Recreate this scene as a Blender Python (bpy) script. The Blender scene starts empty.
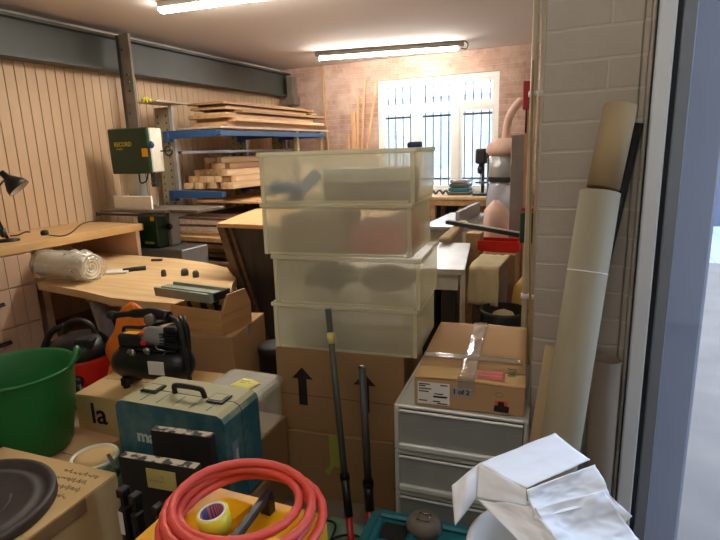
import bpy, bmesh, math, random
from mathutils import Vector, Matrix, noise
R=math.radians
C=bpy.context.scene.collection
random.seed(7)
# ------------------------------------------------------------------ camera model
FPX=530.; CAMH=1.55
CAM=(Matrix.Rotation(R(24.7),4,'Z')@Matrix.Rotation(math.pi/2-R(12.75),4,'X')@Matrix.Rotation(-R(1.8),4,'Z'))
def at(u,w,x=None,y=None,z=None,d=None):
    """point of the room seen at (u,w), on the plane x=, y=, z= or at distance d"""
    r=CAM.to_3x3()@Vector(((u-360)/FPX,-(w-270)/FPX,-1))
    if x is not None: t=x/r.x
    elif y is not None: t=y/r.y
    elif z is not None: t=(z-CAMH)/r.z
    else: t=d
    return Vector((0,0,CAMH))+r*t
# ------------------------------------------------------------------ materials
def newmat(name):
    m=bpy.data.materials.new(name); m.use_nodes=True
    nt=m.node_tree; b=nt.nodes['Principled BSDF']
    return m,nt,b
def sc(c): return tuple(((v/255)/12.92 if v/255<=.04045 else ((v/255+.055)/1.055)**2.4) for v in c)+(1,)
def coords(nt,scale=(1,1,1),kind='Object',loc=(0,0,0)):
    tc=nt.nodes.new('ShaderNodeTexCoord'); mp=nt.nodes.new('ShaderNodeMapping')
    mp.inputs['Scale'].default_value=scale; mp.inputs['Location'].default_value=loc
    nt.links.new(tc.outputs[kind],mp.inputs['Vector']); return mp.outputs['Vector']
def noisen(nt,vec,scale,detail=3,rough=.55):
    n=nt.nodes.new('ShaderNodeTexNoise'); n.inputs['Scale'].default_value=scale
    n.inputs['Detail'].default_value=detail; n.inputs['Roughness'].default_value=rough
    nt.links.new(vec,n.inputs['Vector']); return n.outputs['Fac']
def ramp(nt,fac,stops):
    r=nt.nodes.new('ShaderNodeValToRGB'); e=r.color_ramp.elements
    e[0].position,e[0].color=stops[0]; e[1].position,e[1].color=stops[-1]
    for p,c in stops[1:-1]:
        q=e.new(p); q.color=c
    nt.links.new(fac,r.inputs['Fac']); return r.outputs['Color']
def bump(nt,b,h,st=.3,dist=.01):
    n=nt.nodes.new('ShaderNodeBump'); n.inputs['Strength'].default_value=st; n.inputs['Distance'].default_value=dist
    nt.links.new(h,n.inputs['Height']); nt.links.new(n.outputs['Normal'],b.inputs['Normal'])
def plain(name,c,rough=.6,metal=0,var=.12,scale=6,bst=0,coat=0):
    m,nt,b=newmat(name); b.inputs['Roughness'].default_value=rough; b.inputs['Metallic'].default_value=metal
    v=coords(nt); f=noisen(nt,v,scale)
    a=sc(c); lo=tuple(x*(1-var) for x in a[:3])+(1,); hi=tuple(min(1,x*(1+var)) for x in a[:3])+(1,)
    nt.links.new(ramp(nt,f,[(.3,lo),(.7,hi)]),b.inputs['Base Color'])
    if bst: bump(nt,b,noisen(nt,v,scale*6),bst,.003)
    if coat: b.inputs['Coat Weight'].default_value=coat
    return m
def wood(name,c1,c2,axis='x',rough=.55,scale=1.,knots=True):
    m,nt,b=newmat(name); b.inputs['Roughness'].default_value=rough
    s={'x':(1.2,14,14),'y':(14,1.2,14),'z':(14,14,1.2)}[axis]
    v=coords(nt,tuple(q*scale for q in s)); f=noisen(nt,v,1.6,5,.6)
    v2=coords(nt,(1.3,1.3,1.3)); g=noisen(nt,v2,1.4,2)
    mx=nt.nodes.new('ShaderNodeMath'); mx.operation='ADD'; nt.links.new(f,mx.inputs[0])
    mm=nt.nodes.new('ShaderNodeMath'); mm.operation='MULTIPLY'; mm.inputs[1].default_value=.35; nt.links.new(g,mm.inputs[0]); nt.links.new(mm.outputs[0],mx.inputs[1])
    nt.links.new(ramp(nt,mx.outputs[0],[(.45,sc(c1)),(.85,sc(c2))]),b.inputs['Base Color'])
    bump(nt,b,f,.15,.003); return m
def clear(name,c,op=.5,rough=.25,gloss=.08):
    """cloudy see-through plastic: part of the light goes straight through, the rest is scattered"""
    m=bpy.data.materials.new(name); m.use_nodes=True; nt=m.node_tree; nt.nodes.clear()
    o=nt.nodes.new('ShaderNodeOutputMaterial'); t=nt.nodes.new('ShaderNodeBsdfTransparent'); d=nt.nodes.new('ShaderNodeBsdfDiffuse')
    tl=nt.nodes.new('ShaderNodeBsdfTranslucent'); g=nt.nodes.new('ShaderNodeBsdfGlossy'); g.inputs['Roughness'].default_value=rough
    t.inputs['Color'].default_value=(.97,.97,.95,1); d.inputs['Color'].default_value=sc(c); tl.inputs['Color'].default_value=sc(c)
    a=nt.nodes.new('ShaderNodeMixShader'); a.inputs[0].default_value=.45; nt.links.new(d.outputs[0],a.inputs[1]); nt.links.new(tl.outputs[0],a.inputs[2])
    k=nt.nodes.new('ShaderNodeMixShader'); nt.links.new(t.outputs[0],k.inputs[1]); nt.links.new(a.outputs[0],k.inputs[2])
    v=coords(nt); f=noisen(nt,v,5,3); mr=nt.nodes.new('ShaderNodeMapRange'); mr.inputs['To Min'].default_value=op-.07; mr.inputs['To Max'].default_value=op+.07
    nt.links.new(f,mr.inputs['Value']); nt.links.new(mr.outputs[0],k.inputs[0])
    fr=nt.nodes.new('ShaderNodeMixShader'); fr.inputs[0].default_value=gloss
    nt.links.new(k.outputs[0],fr.inputs[1]); nt.links.new(g.outputs[0],fr.inputs[2]); nt.links.new(fr.outputs[0],o.inputs['Surface']); return m
def emit(name,c,s):
    m=bpy.data.materials.new(name); m.use_nodes=True; nt=m.node_tree; nt.nodes.clear()
    o=nt.nodes.new('ShaderNodeOutputMaterial'); e=nt.nodes.new('ShaderNodeEmission'); e.inputs['Color'].default_value=c; e.inputs['Strength'].default_value=s
    nt.links.new(e.outputs[0],o.inputs['Surface']); return m
def brick(name,c1,c2,mort,rh=.075,bw=.225,ms=.008,zoff=0,bst=.6,rough=.85,stain=None,axis='xz'):
    m,nt,b=newmat(name); b.inputs['Roughness'].default_value=rough
    tc=nt.nodes.new('ShaderNodeTexCoord'); sp=nt.nodes.new('ShaderNodeSeparateXYZ'); cb=nt.nodes.new('ShaderNodeCombineXYZ')
    nt.links.new(tc.outputs['Object'],sp.inputs[0]); nt.links.new(sp.outputs['X' if axis=='xz' else 'Y'],cb.inputs[0])
    ad=nt.nodes.new('ShaderNodeMath'); ad.operation='ADD'; ad.inputs[1].default_value=zoff; nt.links.new(sp.outputs['Z'],ad.inputs[0]); nt.links.new(ad.outputs[0],cb.inputs[1])
    # slightly uneven courses
    nz=nt.nodes.new('ShaderNodeTexNoise'); nz.inputs['Scale'].default_value=5; nt.links.new(tc.outputs['Object'],nz.inputs['Vector'])
    vm=nt.nodes.new('ShaderNodeVectorMath'); vm.operation='MULTIPLY_ADD'; vm.inputs[1].default_value=(.012,.012,0)
    nt.links.new(nz.outputs['Color'],vm.inputs[0]); nt.links.new(cb.outputs[0],vm.inputs[2])
    t=nt.nodes.new('ShaderNodeTexBrick'); nt.links.new(vm.outputs[0],t.inputs['Vector'])
    t.inputs['Scale'].default_value=1; t.inputs['Brick Width'].default_value=bw; t.inputs['Row Height'].default_value=rh
    t.inputs['Mortar Size'].default_value=ms; t.inputs['Mortar Smooth'].default_value=.4
    t.inputs['Color1'].default_value=sc(c1); t.inputs['Color2'].default_value=sc(c2); t.inputs['Mortar'].default_value=sc(mort)
    col=t.outputs['Color']
    f=noisen(nt,tc.outputs['Object'],2.3,6,.7)
    if stain:
        mx=nt.nodes.new('ShaderNodeMix'); mx.data_type='RGBA'; mr=nt.nodes.new('ShaderNodeMapRange'); mr.inputs['From Min'].default_value=.42; mr.inputs['From Max'].default_value=.72
        nt.links.new(f,mr.inputs['Value']); nt.links.new(mr.outputs[0],mx.inputs[0]); nt.links.new(col,mx.inputs[6]); mx.inputs[7].default_value=sc(stain); col=mx.outputs[2]
    nt.links.new(col,b.inputs['Base Color'])
    n2=noisen(nt,tc.outputs['Object'],30,4)
    mh=nt.nodes.new('ShaderNodeMath'); mh.operation='MULTIPLY_ADD'; mh.inputs[1].default_value=.35; nt.links.new(n2,mh.inputs[0])
    iv=nt.nodes.new('ShaderNodeMath'); iv.operation='SUBTRACT'; iv.inputs[0].default_value=1; nt.links.new(t.outputs['Fac'],iv.inputs[1]); nt.links.new(iv.outputs[0],mh.inputs[2])
    bump(nt,b,mh.outputs[0],bst,.008); return m
M={}
M['ceiling']=plain('ceiling_paint',(214,204,196),.9,var=.03,scale=1)
M['panel']=plain('panel_paint',(208,178,144),.6,var=.04,scale=2)
M['panel2']=plain('drawer_paint',(205,172,144),.55,var=.04,scale=3)
M['groove']=plain('dark_gap',(90,66,48),.9)
M['wallpale']=plain('pale_plaster',(205,196,184),.85,var=.05,scale=2)
M['brickback']=brick('old_brick',(182,146,128),(160,124,108),(184,160,144),stain=(206,182,164),ms=.006)
M['pier']=brick('painted_brick',(166,155,140),(158,148,132),(180,172,158),rh=.086,bw=.52,ms=.005,zoff=-.07,bst=.5,stain=(172,164,150),rough=.55)
M['floor']=plain('concrete_floor',(120,104,88),.8,var=.2,scale=3,bst=.2)
M['steel']=plain('grey_steel_paint',(70,73,68),.5,var=.12,scale=3)
M['steel2']=plain('worn_steel',(116,106,92),.55,var=.2,scale=5)
M['perf']=plain('perforated_steel',(158,146,120),.5,0)
M['galv']=plain('galvanised',(196,196,194),.35,.6)
M['clampblue']=plain('clamp_blue',(40,120,190),.4)
M['bluesteel']=plain('blue_steel',(42,78,122),.5)
M['ply']=wood('ply',(196,148,94),(216,176,124),'y')
M['bench']=wood('bench_oak',(194,150,92),(218,180,124),'y',.4,.6)
M['slab']=wood('slab_ash',(206,166,112),(232,200,150),'x',.45,.5)
M['boardA']=wood('board_pale',(196,160,118),(222,190,148),'y')
M['boardB']=wood('board_brown',(132,98,66),(172,134,94),'y')
M['boardC']=wood('board_tan',(170,128,84),(205,164,116),'y')
M['boardD']=wood('board_dark',(70,50,38),(112,84,62),'y')
M['boardE']=wood('board_grey',(170,150,132),(205,186,166),'y')
M['darkwood']=wood('dark_wood',(34,30,26),(66,58,50),'z',.5)
M['crate']=wood('crate_wood',(176,134,80),(208,166,108),'x')
M['stick']=wood('stick_wood',(190,140,96),(222,176,130),'z')
M['card']=plain('cardboard',(178,142,100),.85,var=.06,scale=3)
M['card2']=plain('cardboard_pale',(208,174,118),.85,var=.06,scale=3)
M['card3']=plain('cardboard_brown',(152,118,78),.85,var=.06,scale=3)
M['tubecard']=plain('tube_card',(160,138,100),.8,var=.06,scale=3)
M['tubebrown']=plain('tube_brown',(136,122,106),.8,var=.04)
M['tubegrey']=plain('tube_greige',(146,136,112),.8,var=.04,scale=3)
M['ink']=plain('ink',(26,22,20),.7)
M['shadein']=plain('shade_inside',(206,200,186),.5)
M['black']=plain('black_plastic',(26,26,26),.4,var=.3)
M['blackmat']=plain('black_matt',(30,27,25),.7,var=.2)
M['lid']=plain('dusty_black_lid',(66,60,56),.6,var=.3,scale=9,bst=.1)
M['rubber']=plain('rubber',(20,20,20),.6)
M['green']=plain('green_rubber',(34,118,54),.5,var=.15,scale=4)
M['machgreen']=plain('machine_green',(20,58,36),.35,var=.1)
M['cream']=plain('machine_cream',(214,208,190),.45)
M['greymet']=plain('machine_grey',(150,150,148),.4,.3)
M['iron']=plain('cast_iron',(112,102,88),.4,.3)
M['chrome']=plain('chrome',(200,200,200),.15,1)
M['pipecream']=plain('pipe_cream',(198,188,164),.5)
M['white']=plain('white_plastic',(232,230,224),.45,var=.03)
M['whitepaper']=plain('white_paper',(236,238,240),.8,var=.02,scale=4,bst=.05)
M['label']=plain('paper_label',(226,222,212),.7,var=.02)
M['red']=plain('red_plastic',(214,40,28),.4)
M['redpole']=plain('red_pole',(170,24,26),.4)
M['hose']=plain('red_hose',(222,84,70),.45,var=.08)
M['yellow']=plain('yellow_plastic',(240,176,16),.4,var=.06)
M['tape']=plain('yellow_tape',(226,214,60),.3,var=.05)
M['note']=plain('note_paper',(232,224,120),.8,var=.03)
M['note2']=plain('note_old',(196,184,110),.8,var=.05)
M['orange']=plain('orange_bag',(255,132,28),.5,var=.1)
M['teal']=plain('teal_plastic',(24,108,118),.45,var=.12,scale=8)
M['alu']=plain('aluminium',(186,190,180),.35,.5)
M['alugreen']=plain('alu_green',(158,166,148),.4,.3)
M['foam']=plain('foam_wrap',(250,244,228),.7,var=.06,scale=8)
M['pvcgrey']=plain('grey_tube',(150,144,144),.5)
M['frameblue']=plain('door_frame_paint',(214,220,224),.4,var=.04)
M['framedark']=plain('door_gasket',(40,46,52),.6)
M['framegrey']=plain('door_frame_grey',(126,134,144),.5,var=.05)
M['mauve']=plain('outside_render',(120,116,124),.8,var=.12,scale=3)
M['pave']=brick('paving',(176,184,192),(160,168,178),(120,124,128),rh=.25,bw=.4,ms=.01)
M['tealcloth']=plain('green_cloth',(126,160,136),.9,var=.1,scale=8)
M['amber']=plain('yellow_sack',(196,160,80),.7)
M['pink']=plain('pink_bag',(216,180,164),.6)
M['tan']=plain('tan_cloth',(196,180,140),.85)
M['bagclear']=clear('dust_bag_plastic',(214,216,226),.62)
M['bin']=clear('storage_plastic',(240,236,208),.31,.3,.05)
M['binrim']=clear('storage_plastic_rim',(238,234,206),.55,.3,.06)
M['drawer']=clear('drawer_plastic',(214,218,214),.42)
M['drawerframe']=clear('drawer_frame_plastic',(238,238,230),.85)
M['tub']=clear('tub_plastic',(226,224,206),.30)
M['cleartape']=clear('clear_tape',(226,214,196),.3,.1,.25)
M['greentape']=clear('green_tape',(216,220,110),.8,.1,.2)
M['outwall']=plain('outside_wall',(186,188,190),.8)
M['outglass']=plain('outside_window',(160,168,176),.4)
M['outblue']=plain('outside_blue_wall',(64,74,92),.8)
M['brandcream']=plain('print_cream',(196,206,200),.6)
M['printgreen']=plain('print_green',(90,120,66),.7)
M['printyellow']=plain('print_yellow',(206,196,40),.6)
M['pinkprint']=plain('print_pink',(214,110,100),.6)
M['orangered']=plain('sticker_red',(200,80,60),.6)
M['edgewear']=None
M['glasscol']=plain('green_white_disc',(206,214,190),.3)
# dusty teal case: teal plastic under pale dust that settled on the up-facing side
def dusty():
    m,nt,b=newmat('dusty_teal'); b.inputs['Roughness'].default_value=.6
    v=coords(nt); f=noisen(nt,v,9,5,.65)
    g=nt.nodes.new('ShaderNodeNewGeometry'); sp=nt.nodes.new('ShaderNodeSeparateXYZ'); nt.links.new(g.outputs['Normal'],sp.inputs[0])
    ad=nt.nodes.new('ShaderNodeMath'); ad.operation='MULTIPLY_ADD'; ad.inputs[1].default_value=.75; nt.links.new(sp.outputs['Z'],ad.inputs[0]); nt.links.new(f,ad.inputs[2])
    nt.links.new(ramp(nt,ad.outputs[0],[(.45,sc((40,92,104))),(.8,sc((104,136,128))),(1.15,sc((168,164,124)))]),b.inputs['Base Color']); return m
M['dusty']=dusty()
def worn():
    m,nt,b=newmat('worn_edge'); v=coords(nt); f=noisen(nt,v,26,2); nt.links.new(ramp(nt,f,[(.42,sc((40,36,32))),(.5,sc((176,164,140)))]),b.inputs['Base Color']); b.inputs['Roughness'].default_value=.7; return m
M['edgewear']=worn()
def glass(name,tint=(.93,.96,.97,1),g=.10,rough=.02,haze=0):
    m=bpy.data.materials.new(name); m.use_nodes=True; nt=m.node_tree; nt.nodes.clear()
    o=nt.nodes.new('ShaderNodeOutputMaterial'); t=nt.nodes.new('ShaderNodeBsdfTransparent'); gl=nt.nodes.new('ShaderNodeBsdfGlossy')
    t.inputs['Color'].default_value=tint; gl.inputs['Roughness'].default_value=rough
    k=nt.nodes.new('ShaderNodeMixShader'); k.inputs[0].default_value=g
    nt.links.new(t.outputs[0],k.inputs[1]); nt.links.new(gl.outputs[0],k.inputs[2]); out=k.outputs[0]
    if haze:  # pale translucent layer puts a light haze into the glass
        d=nt.nodes.new('ShaderNodeBsdfTranslucent'); d.inputs['Color'].default_value=(.72,.75,.8,1); k2=nt.nodes.new('ShaderNodeMixShader'); k2.inputs[0].default_value=haze
        nt.links.new(out,k2.inputs[1]); nt.links.new(d.outputs[0],k2.inputs[2]); out=k2.outputs[0]
    nt.links.new(out,o.inputs['Surface']); return m
M['glass']=glass('window_glass'); M['doorglass']=glass('door_glass',(.86,.90,.97,1),.08,.05,.05)
M['tubelight']=emit('fluorescent',(1,.93,.83,1),100)
M['tubefill']=emit('added_fill_light',(1,.93,.83,1),26)
M['tubelight2']=emit('fluorescent_far',(1,.94,.86,1),140)
# ------------------------------------------------------------------ mesh builder
class MB:
    def __init__(s): s.bm=bmesh.new()
    def _merge(s,t,M_=None,smooth=False):
        if M_ is not None: bmesh.ops.transform(t,matrix=M_,verts=t.verts)
        bmesh.ops.recalc_face_normals(t,faces=t.faces)
        if smooth:
            for f in t.faces: f.smooth=True
        me=bpy.data.meshes.new('tmp'); t.to_mesh(me); t.free(); s.bm.from_mesh(me); bpy.data.meshes.remove(me); return s
    def box(s,x0,x1,y0,y1,z0,z1,bev=0,M_=None,seg=1):
        t=bmesh.new(); v=[t.verts.new((x,y,z)) for x in (x0,x1) for y in (y0,y1) for z in (z0,z1)]
        for f in ((0,1,3,2),(4,6,7,5),(0,4,5,1),(2,3,7,6),(0,2,6,4),(1,5,7,3)): t.faces.new([v[i] for i in f])
        if bev: bmesh.ops.bevel(t,geom=t.edges[:],offset=bev,segments=seg,affect='EDGES',profile=.5)
        return s._merge(t,M_,seg>2)
    def bar(s,p0,p1,w,h,bev=0,roll=0,up=(0,0,1)):
        p0,p1=Vector(p0),Vector(p1); d=p1-p0; L=d.length; d.normalize(); u=Vector(up)
        if abs(d.dot(u))>.95: u=Vector((0,1,0))
        a=d.cross(u).normalized(); c=a.cross(d)
        m=Matrix((( a.x,d.x,c.x,p0.x),(a.y,d.y,c.y,p0.y),(a.z,d.z,c.z,p0.z),(0,0,0,1)))@Matrix.Rotation(roll,4,'Y')
        return s.box(-w/2,w/2,0,L,-h/2,h/2,bev,m)
    def tube(s,pts,r,n=8,closed=False,cap=True,smoothp=0):
        pts=[Vector(p) for p in pts]
        if smoothp: pts=spline(pts,smoothp,closed)
        k=len(pts); rs=r if isinstance(r,(list,tuple)) else [r]*k
        if len(rs)!=k: rs=[rs[min(len(rs)-1,int(i*len(rs)/k))] for i in range(k)]
        t=bmesh.new(); rings=[]; nrm=None
        for i,p in enumerate(pts):
            a=pts[i-1] if (i or closed) else p; b=pts[(i+1)%k] if (i<k-1 or closed) else p
            d=(b-a).normalized()
            if nrm is None:
                nrm=d.cross(Vector((0,0,1)));
                if nrm.length<.1: nrm=d.cross(Vector((1,0,0)))
            nrm=(nrm-d*nrm.dot(d)).normalized(); bi=d.cross(nrm)
            rings.append([t.verts.new(p+(nrm*math.cos(2*math.pi*j/n)+bi*math.sin(2*math.pi*j/n))*rs[i]) for j in range(n)])
        for i in range(k if closed else k-1):
            A,B=rings[i],rings[(i+1)%k]
            for j in range(n): f=t.faces.new((A[j],A[(j+1)%n],B[(j+1)%n],B[j])); f.smooth=True
        if cap and not closed: t.faces.new(rings[0]); t.faces.new(rings[-1])
        bmesh.ops.recalc_face_normals(t,faces=t.faces)
        return s._merge(t)
    def lathe(s,prof,c=(0,0,0),n=28,M_=None,sx=1,sy=1,smooth=True):
        t=bmesh.new(); rings=[]
        for r,z in prof:
            if r<1e-5: rings.append([t.verts.new((c[0],c[1],c[2]+z))])
            else: rings.append([t.verts.new((c[0]+r*sx*math.cos(2*math.pi*j/n),c[1]+r*sy*math.sin(2*math.pi*j/n),c[2]+z)) for j in range(n)])
        for A,B in zip(rings,rings[1:]):
            for j in range(n):
                a=[A[j%len(A)],A[(j+1)%n%len(A)],B[(j+1)%n%len(B)],B[j%len(B)]]; q=[]
                for v in a:
                    if v not in q: q.append(v)
                if len(q)>2: f=t.faces.new(q); f.smooth=smooth
        return s._merge(t,M_)
    def prism(s,poly,z0,z1,M_=None,bev=0,smooth=False):
        t=bmesh.new(); lo=[t.verts.new((x,y,z0)) for x,y in poly]; hi=[t.verts.new((x,y,z1)) for x,y in poly]
        t.faces.new(lo[::-1]); t.faces.new(hi); n=len(poly)
        for i in range(n): f=t.faces.new((lo[i],lo[(i+1)%n],hi[(i+1)%n],hi[i])); f.smooth=smooth
        if bev: bmesh.ops.bevel(t,geom=[e for e in t.edges if len(e.link_faces)==2 and e.calc_face_angle(0)>.5],offset=bev,segments=2,affect='EDGES')
        return s._merge(t,M_)
    def sheet(s,fn,nu,nv,th=.002):
        """surface fn(u,v)->point with real thickness"""
        t=bmesh.new(); g=[[Vector(fn(i/nu,j/nv)) for j in range(nv+1)] for i in range(nu+1)]
        def nm(i,j):
            a=g[min(i+1,nu)][j]-g[max(i-1,0)][j]; b=g[i][min(j+1,nv)]-g[i][max(j-1,0)]
            c=a.cross(b); return c.normalized() if c.length>1e-9 else Vector((0,0,1))
        A=[[t.verts.new(g[i][j]+nm(i,j)*th/2) for j in range(nv+1)] for i in range(nu+1)]
        B=[[t.verts.new(g[i][j]-nm(i,j)*th/2) for j in range(nv+1)] for i in range(nu+1)]
        for i in range(nu):
            for j in range(nv):
                for q in ((A[i][j],A[i+1][j],A[i+1][j+1],A[i][j+1]),(B[i][j],B[i][j+1],B[i+1][j+1],B[i+1][j])): f=t.faces.new(q); f.smooth=True
        for i in range(nu):
            t.faces.new((A[i][0],B[i][0],B[i+1][0],A[i+1][0])); t.faces.new((A[i][nv],A[i+1][nv],B[i+1][nv],B[i][nv]))
        for j in range(nv):
            t.faces.new((A[0][j],A[0][j+1],B[0][j+1],B[0][j])); t.faces.new((A[nu][j],B[nu][j],B[nu][j+1],A[nu][j+1]))
        bmesh.ops.recalc_face_normals(t,faces=t.faces); return s._merge(t)
    def build(s,name,mat,parent=None,world=False,loc=None):
        if world and parent is not None:
            s.bm.transform((Matrix.Translation(parent.location)@parent.rotation_euler.to_matrix().to_4x4()).inverted())
        if world and parent is None:
            xs=[v.co for v in s.bm.verts]; lo=[min(c[i] for c in xs) for i in range(3)]; hi=[max(c[i] for c in xs) for i in range(3)]
            loc=Vector(((lo[0]+hi[0])/2,(lo[1]+hi[1])/2,lo[2])); s.bm.transform(Matrix.Translation(-loc))
        me=bpy.data.meshes.new(name); s.bm.to_mesh(me); s.bm.free()
        me.materials.append(M[mat] if isinstance(mat,str) else mat)
        o=bpy.data.objects.new(name,me); C.objects.link(o)
        if parent is not None: o.parent=parent
        if loc is not None: o.location=loc
        return o
def spline(p,n,closed=False):
    out=[]; k=len(p)
    for i in range(k if closed else k-1):
        if closed: a,b,c,d=p[i-1],p[i],p[(i+1)%k],p[(i+2)%k]
        else: a,b,c,d=p[max(i-1,0)],p[i],p[i+1],p[min(i+2,k-1)]
        for j in range(n):
            t=j/n; out.append(.5*((2*b)+(c-a)*t+(2*a-5*b+4*c-d)*t*t+(3*b-a-3*c+d)*t**3))
    if not closed: out.append(p[-1])
    return out
def tag(o,label,cat,group=None,kind=None):
    o['label']=label
    if cat: o['category']=cat
    if group: o['group']=group
    if kind: o['kind']=kind
    return o
def thing(name,label,cat,loc=(0,0,0),rz=0,group=None,rot=None):
    o=bpy.data.objects.new(name,None); C.objects.link(o); o.location=loc; o.rotation_euler=rot or (0,0,rz); o.empty_display_size=.05
    return tag(o,label,cat,group)
def structure(o,label=None):
    o['kind']='structure'
    if label: o['label']=label
    return o
def solo(mb,name,mat,label,cat,group=None,world=True,loc=None,rz=0):
    o=mb.build(name,mat,None,world=world,loc=loc); o.rotation_euler.z=rz
    return tag(o,label,cat,group)
def text(s,size,mat,parent,loc,rot,name='lettering',ext=.0006,bold=0,sx=1,align='LEFT'):
    cu=bpy.data.curves.new(name,'FONT'); cu.body=s; cu.size=size; cu.extrude=ext; cu.offset=bold; cu.align_x=align; cu.resolution_u=3
    t=bpy.data.objects.new('t',cu); C.objects.link(t)
    dg=bpy.context.evaluated_depsgraph_get(); me=bpy.data.meshes.new_from_object(t.evaluated_get(dg)); bpy.data.objects.remove(t)
    me.materials.clear(); me.materials.append(M[mat]); me.name=name
    o=bpy.data.objects.new(name,me); C.objects.link(o); o.parent=parent; o.location=loc; o.rotation_euler=rot; o.scale=(sx,1,1); return o
FACEF=(math.pi/2,0,0)   # lettering on a face looking towards -y
ORD=['topmost','second','third','fourth','fifth','sixth','seventh','eighth','ninth','tenth','eleventh','twelfth']
# ================================================================== SETTING
XL=-4.85; YB=7.7; HC=2.84; XR=.10; YF=1.75; XE=2.6; YR=-1.6
structure(MB().box(XL-.2,XE+.2,YR-.2,YB+.2,-.12,0).build('floor','floor'),'dusty concrete workshop floor')
structure(MB().box(XL-.2,XR+.25,YR-.2,YB+.2,HC,HC+.12).box(XR+.25,XE+.2,YR-.2,YF+.2,HC,HC+.12).build('ceiling','ceiling'),'plain white ceiling')
# left wall with tongue and groove boards
b=MB().box(XL-.2,XL-.012,YR,YB,0,HC)
wl=structure(b.build('wall_left','groove'),'tan boarded wall on the left')
b=MB(); y=YR
while y<YB:
    b.box(XL-.012,XL,y+.004,min(y+.1,YB)-.003,0,2.46,.002); y+=.1
b.build('boarding','panel',wl)
MB().box(XL-.012,XL+.004,YR,YB,2.70,HC).build('plaster_strip','wallpale',wl)
# back wall with a window opening
wx0,wx1,wz0,wz1=-3.17,-1.37,.90,2.54
b=MB().box(XL-.2,wx0,YB,YB+.25,0,HC).box(wx1,XR+.25,YB,YB+.25,0,HC).box(wx0,wx1,YB,YB+.25,0,wz0).box(wx0,wx1,YB,YB+.25,wz1,HC)
structure(b.build('wall_back','brickback'),'bare brick wall at the far end')
b=MB().box(XR,XR+.12,YF+.33,YB,0,HC); structure(b.build('wall_right','wallpale'),'pale wall running along the right side')
b=MB().box(XL-.2,XE+.2,YR-.2,YR,0,HC); structure(b.build('wall_rear','wallpale'))
b=MB().box(XE,XE+.2,YR,YF+.2,0,HC); structure(b.build('wall_side','wallpale'))
# painted brick pier
PX1=at(625,270,y=YF).x
b=MB().box(-.182,PX1-.001,YF,YF+.32,0,HC,.004); structure(b.build('wall_pier','pier'),'grey painted brick pier on the right')
# window_1
w=bpy.data.objects.new('window_1',None); C.objects.link(w); w.location=(wx0,YB,wz0); structure(w,'white framed window in the far brick wall')
WW=wx1-wx0; WH=wz1-wz0; cols=[0,.60,1.20,WW]
f=MB()
f.box(0,WW,.03,.12,0,.06,.004).box(0,WW,.03,.12,WH-.06,WH,.004).box(0,.06,.03,.12,.06,WH-.06,.004).box(WW-.06,WW,.03,.12,.06,WH-.06,.004)
for cx in cols[1:-1]: f.box(cx-.045,cx+.045,.03,.12,.06,WH-.06,.004)
f.build('window_frame','white',w)
for i in range(3):
    a,c=cols[i]+(.06 if i==0 else .045),cols[i+1]-(.06 if i==2 else .045)
    s=MB(); zt=1.22
    for z0,z1 in ((.06,zt-.03),(zt+.03,WH-.06)):
        s.box(a,c,.045,.095,z0,z0+.035).box(a,c,.045,.095,z1-.035,z1).box(a,a+.035,.045,.095,z0+.035,z1-.035).box(c-.035,c,.045,.095,z0+.035,z1-.035)
    s.box(a,c,.035,.11,zt-.03,zt+.03); s.build('casement','white',w)
    MB().box(a+.03,c-.03,.068,.072,.09,WH-.09).build('pane','glass',w)
MB().box(-.03,WW+.03,-.05,.03,-.04,0,.004).build('window_sill','white',w)
# outside bars
bars=thing('window_bars','dark iron security bars outside the far window','window bars',(wx0,YB+.3,wz0-.05))
for i in range(15):
    MB().tube([(.06+i*.12,0,0),(.06+i*.12,0,WH+.1)],.009,6).build('bar','steel',bars)
MB().box(0,WW,-.006,.006,.22,.25).box(0,WW,-.006,.006,1.15,1.18).box(0,WW,-.006,.006,1.65,1.68).build('cross_rail','steel',bars)
ob_=thing('outside_building','pale building seen beyond the far window bars','building',(-3.2,13,0))
MB().box(-8.5,-.4,13,13.4,0,5.5).build('wall','outwall',ob_,world=True)
for wx_ in (-5.6,-4.2,-2.6): MB().box(wx_,wx_+.7,12.95,12.999,1.1,2.2).build('window','outglass',ob_,world=True)
MB().box(-8.5,-.4,12.9,12.999,2.75,2.95).build('ledge','white',ob_,world=True)
oh_=thing('outside_house','blue-grey house wall beyond the paving outside the glass','building',(2.6,11.5,0))
MB().box(.6,5.5,11.5,11.9,-.1,5.5).build('wall','outblue',oh_,world=True)
MB().box(1.2,1.9,11.46,11.499,2.2,3.6).build('window','outglass',oh_,world=True)
structure(solo(MB().box(XR+.3,8,YF+.1,YB+8,-.12,-.02).box(-8,XR+.25,YB+.3,YB+8,-.12,-.02),'ground_outside','pave','pale paved ground outside the glass door',None))
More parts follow.
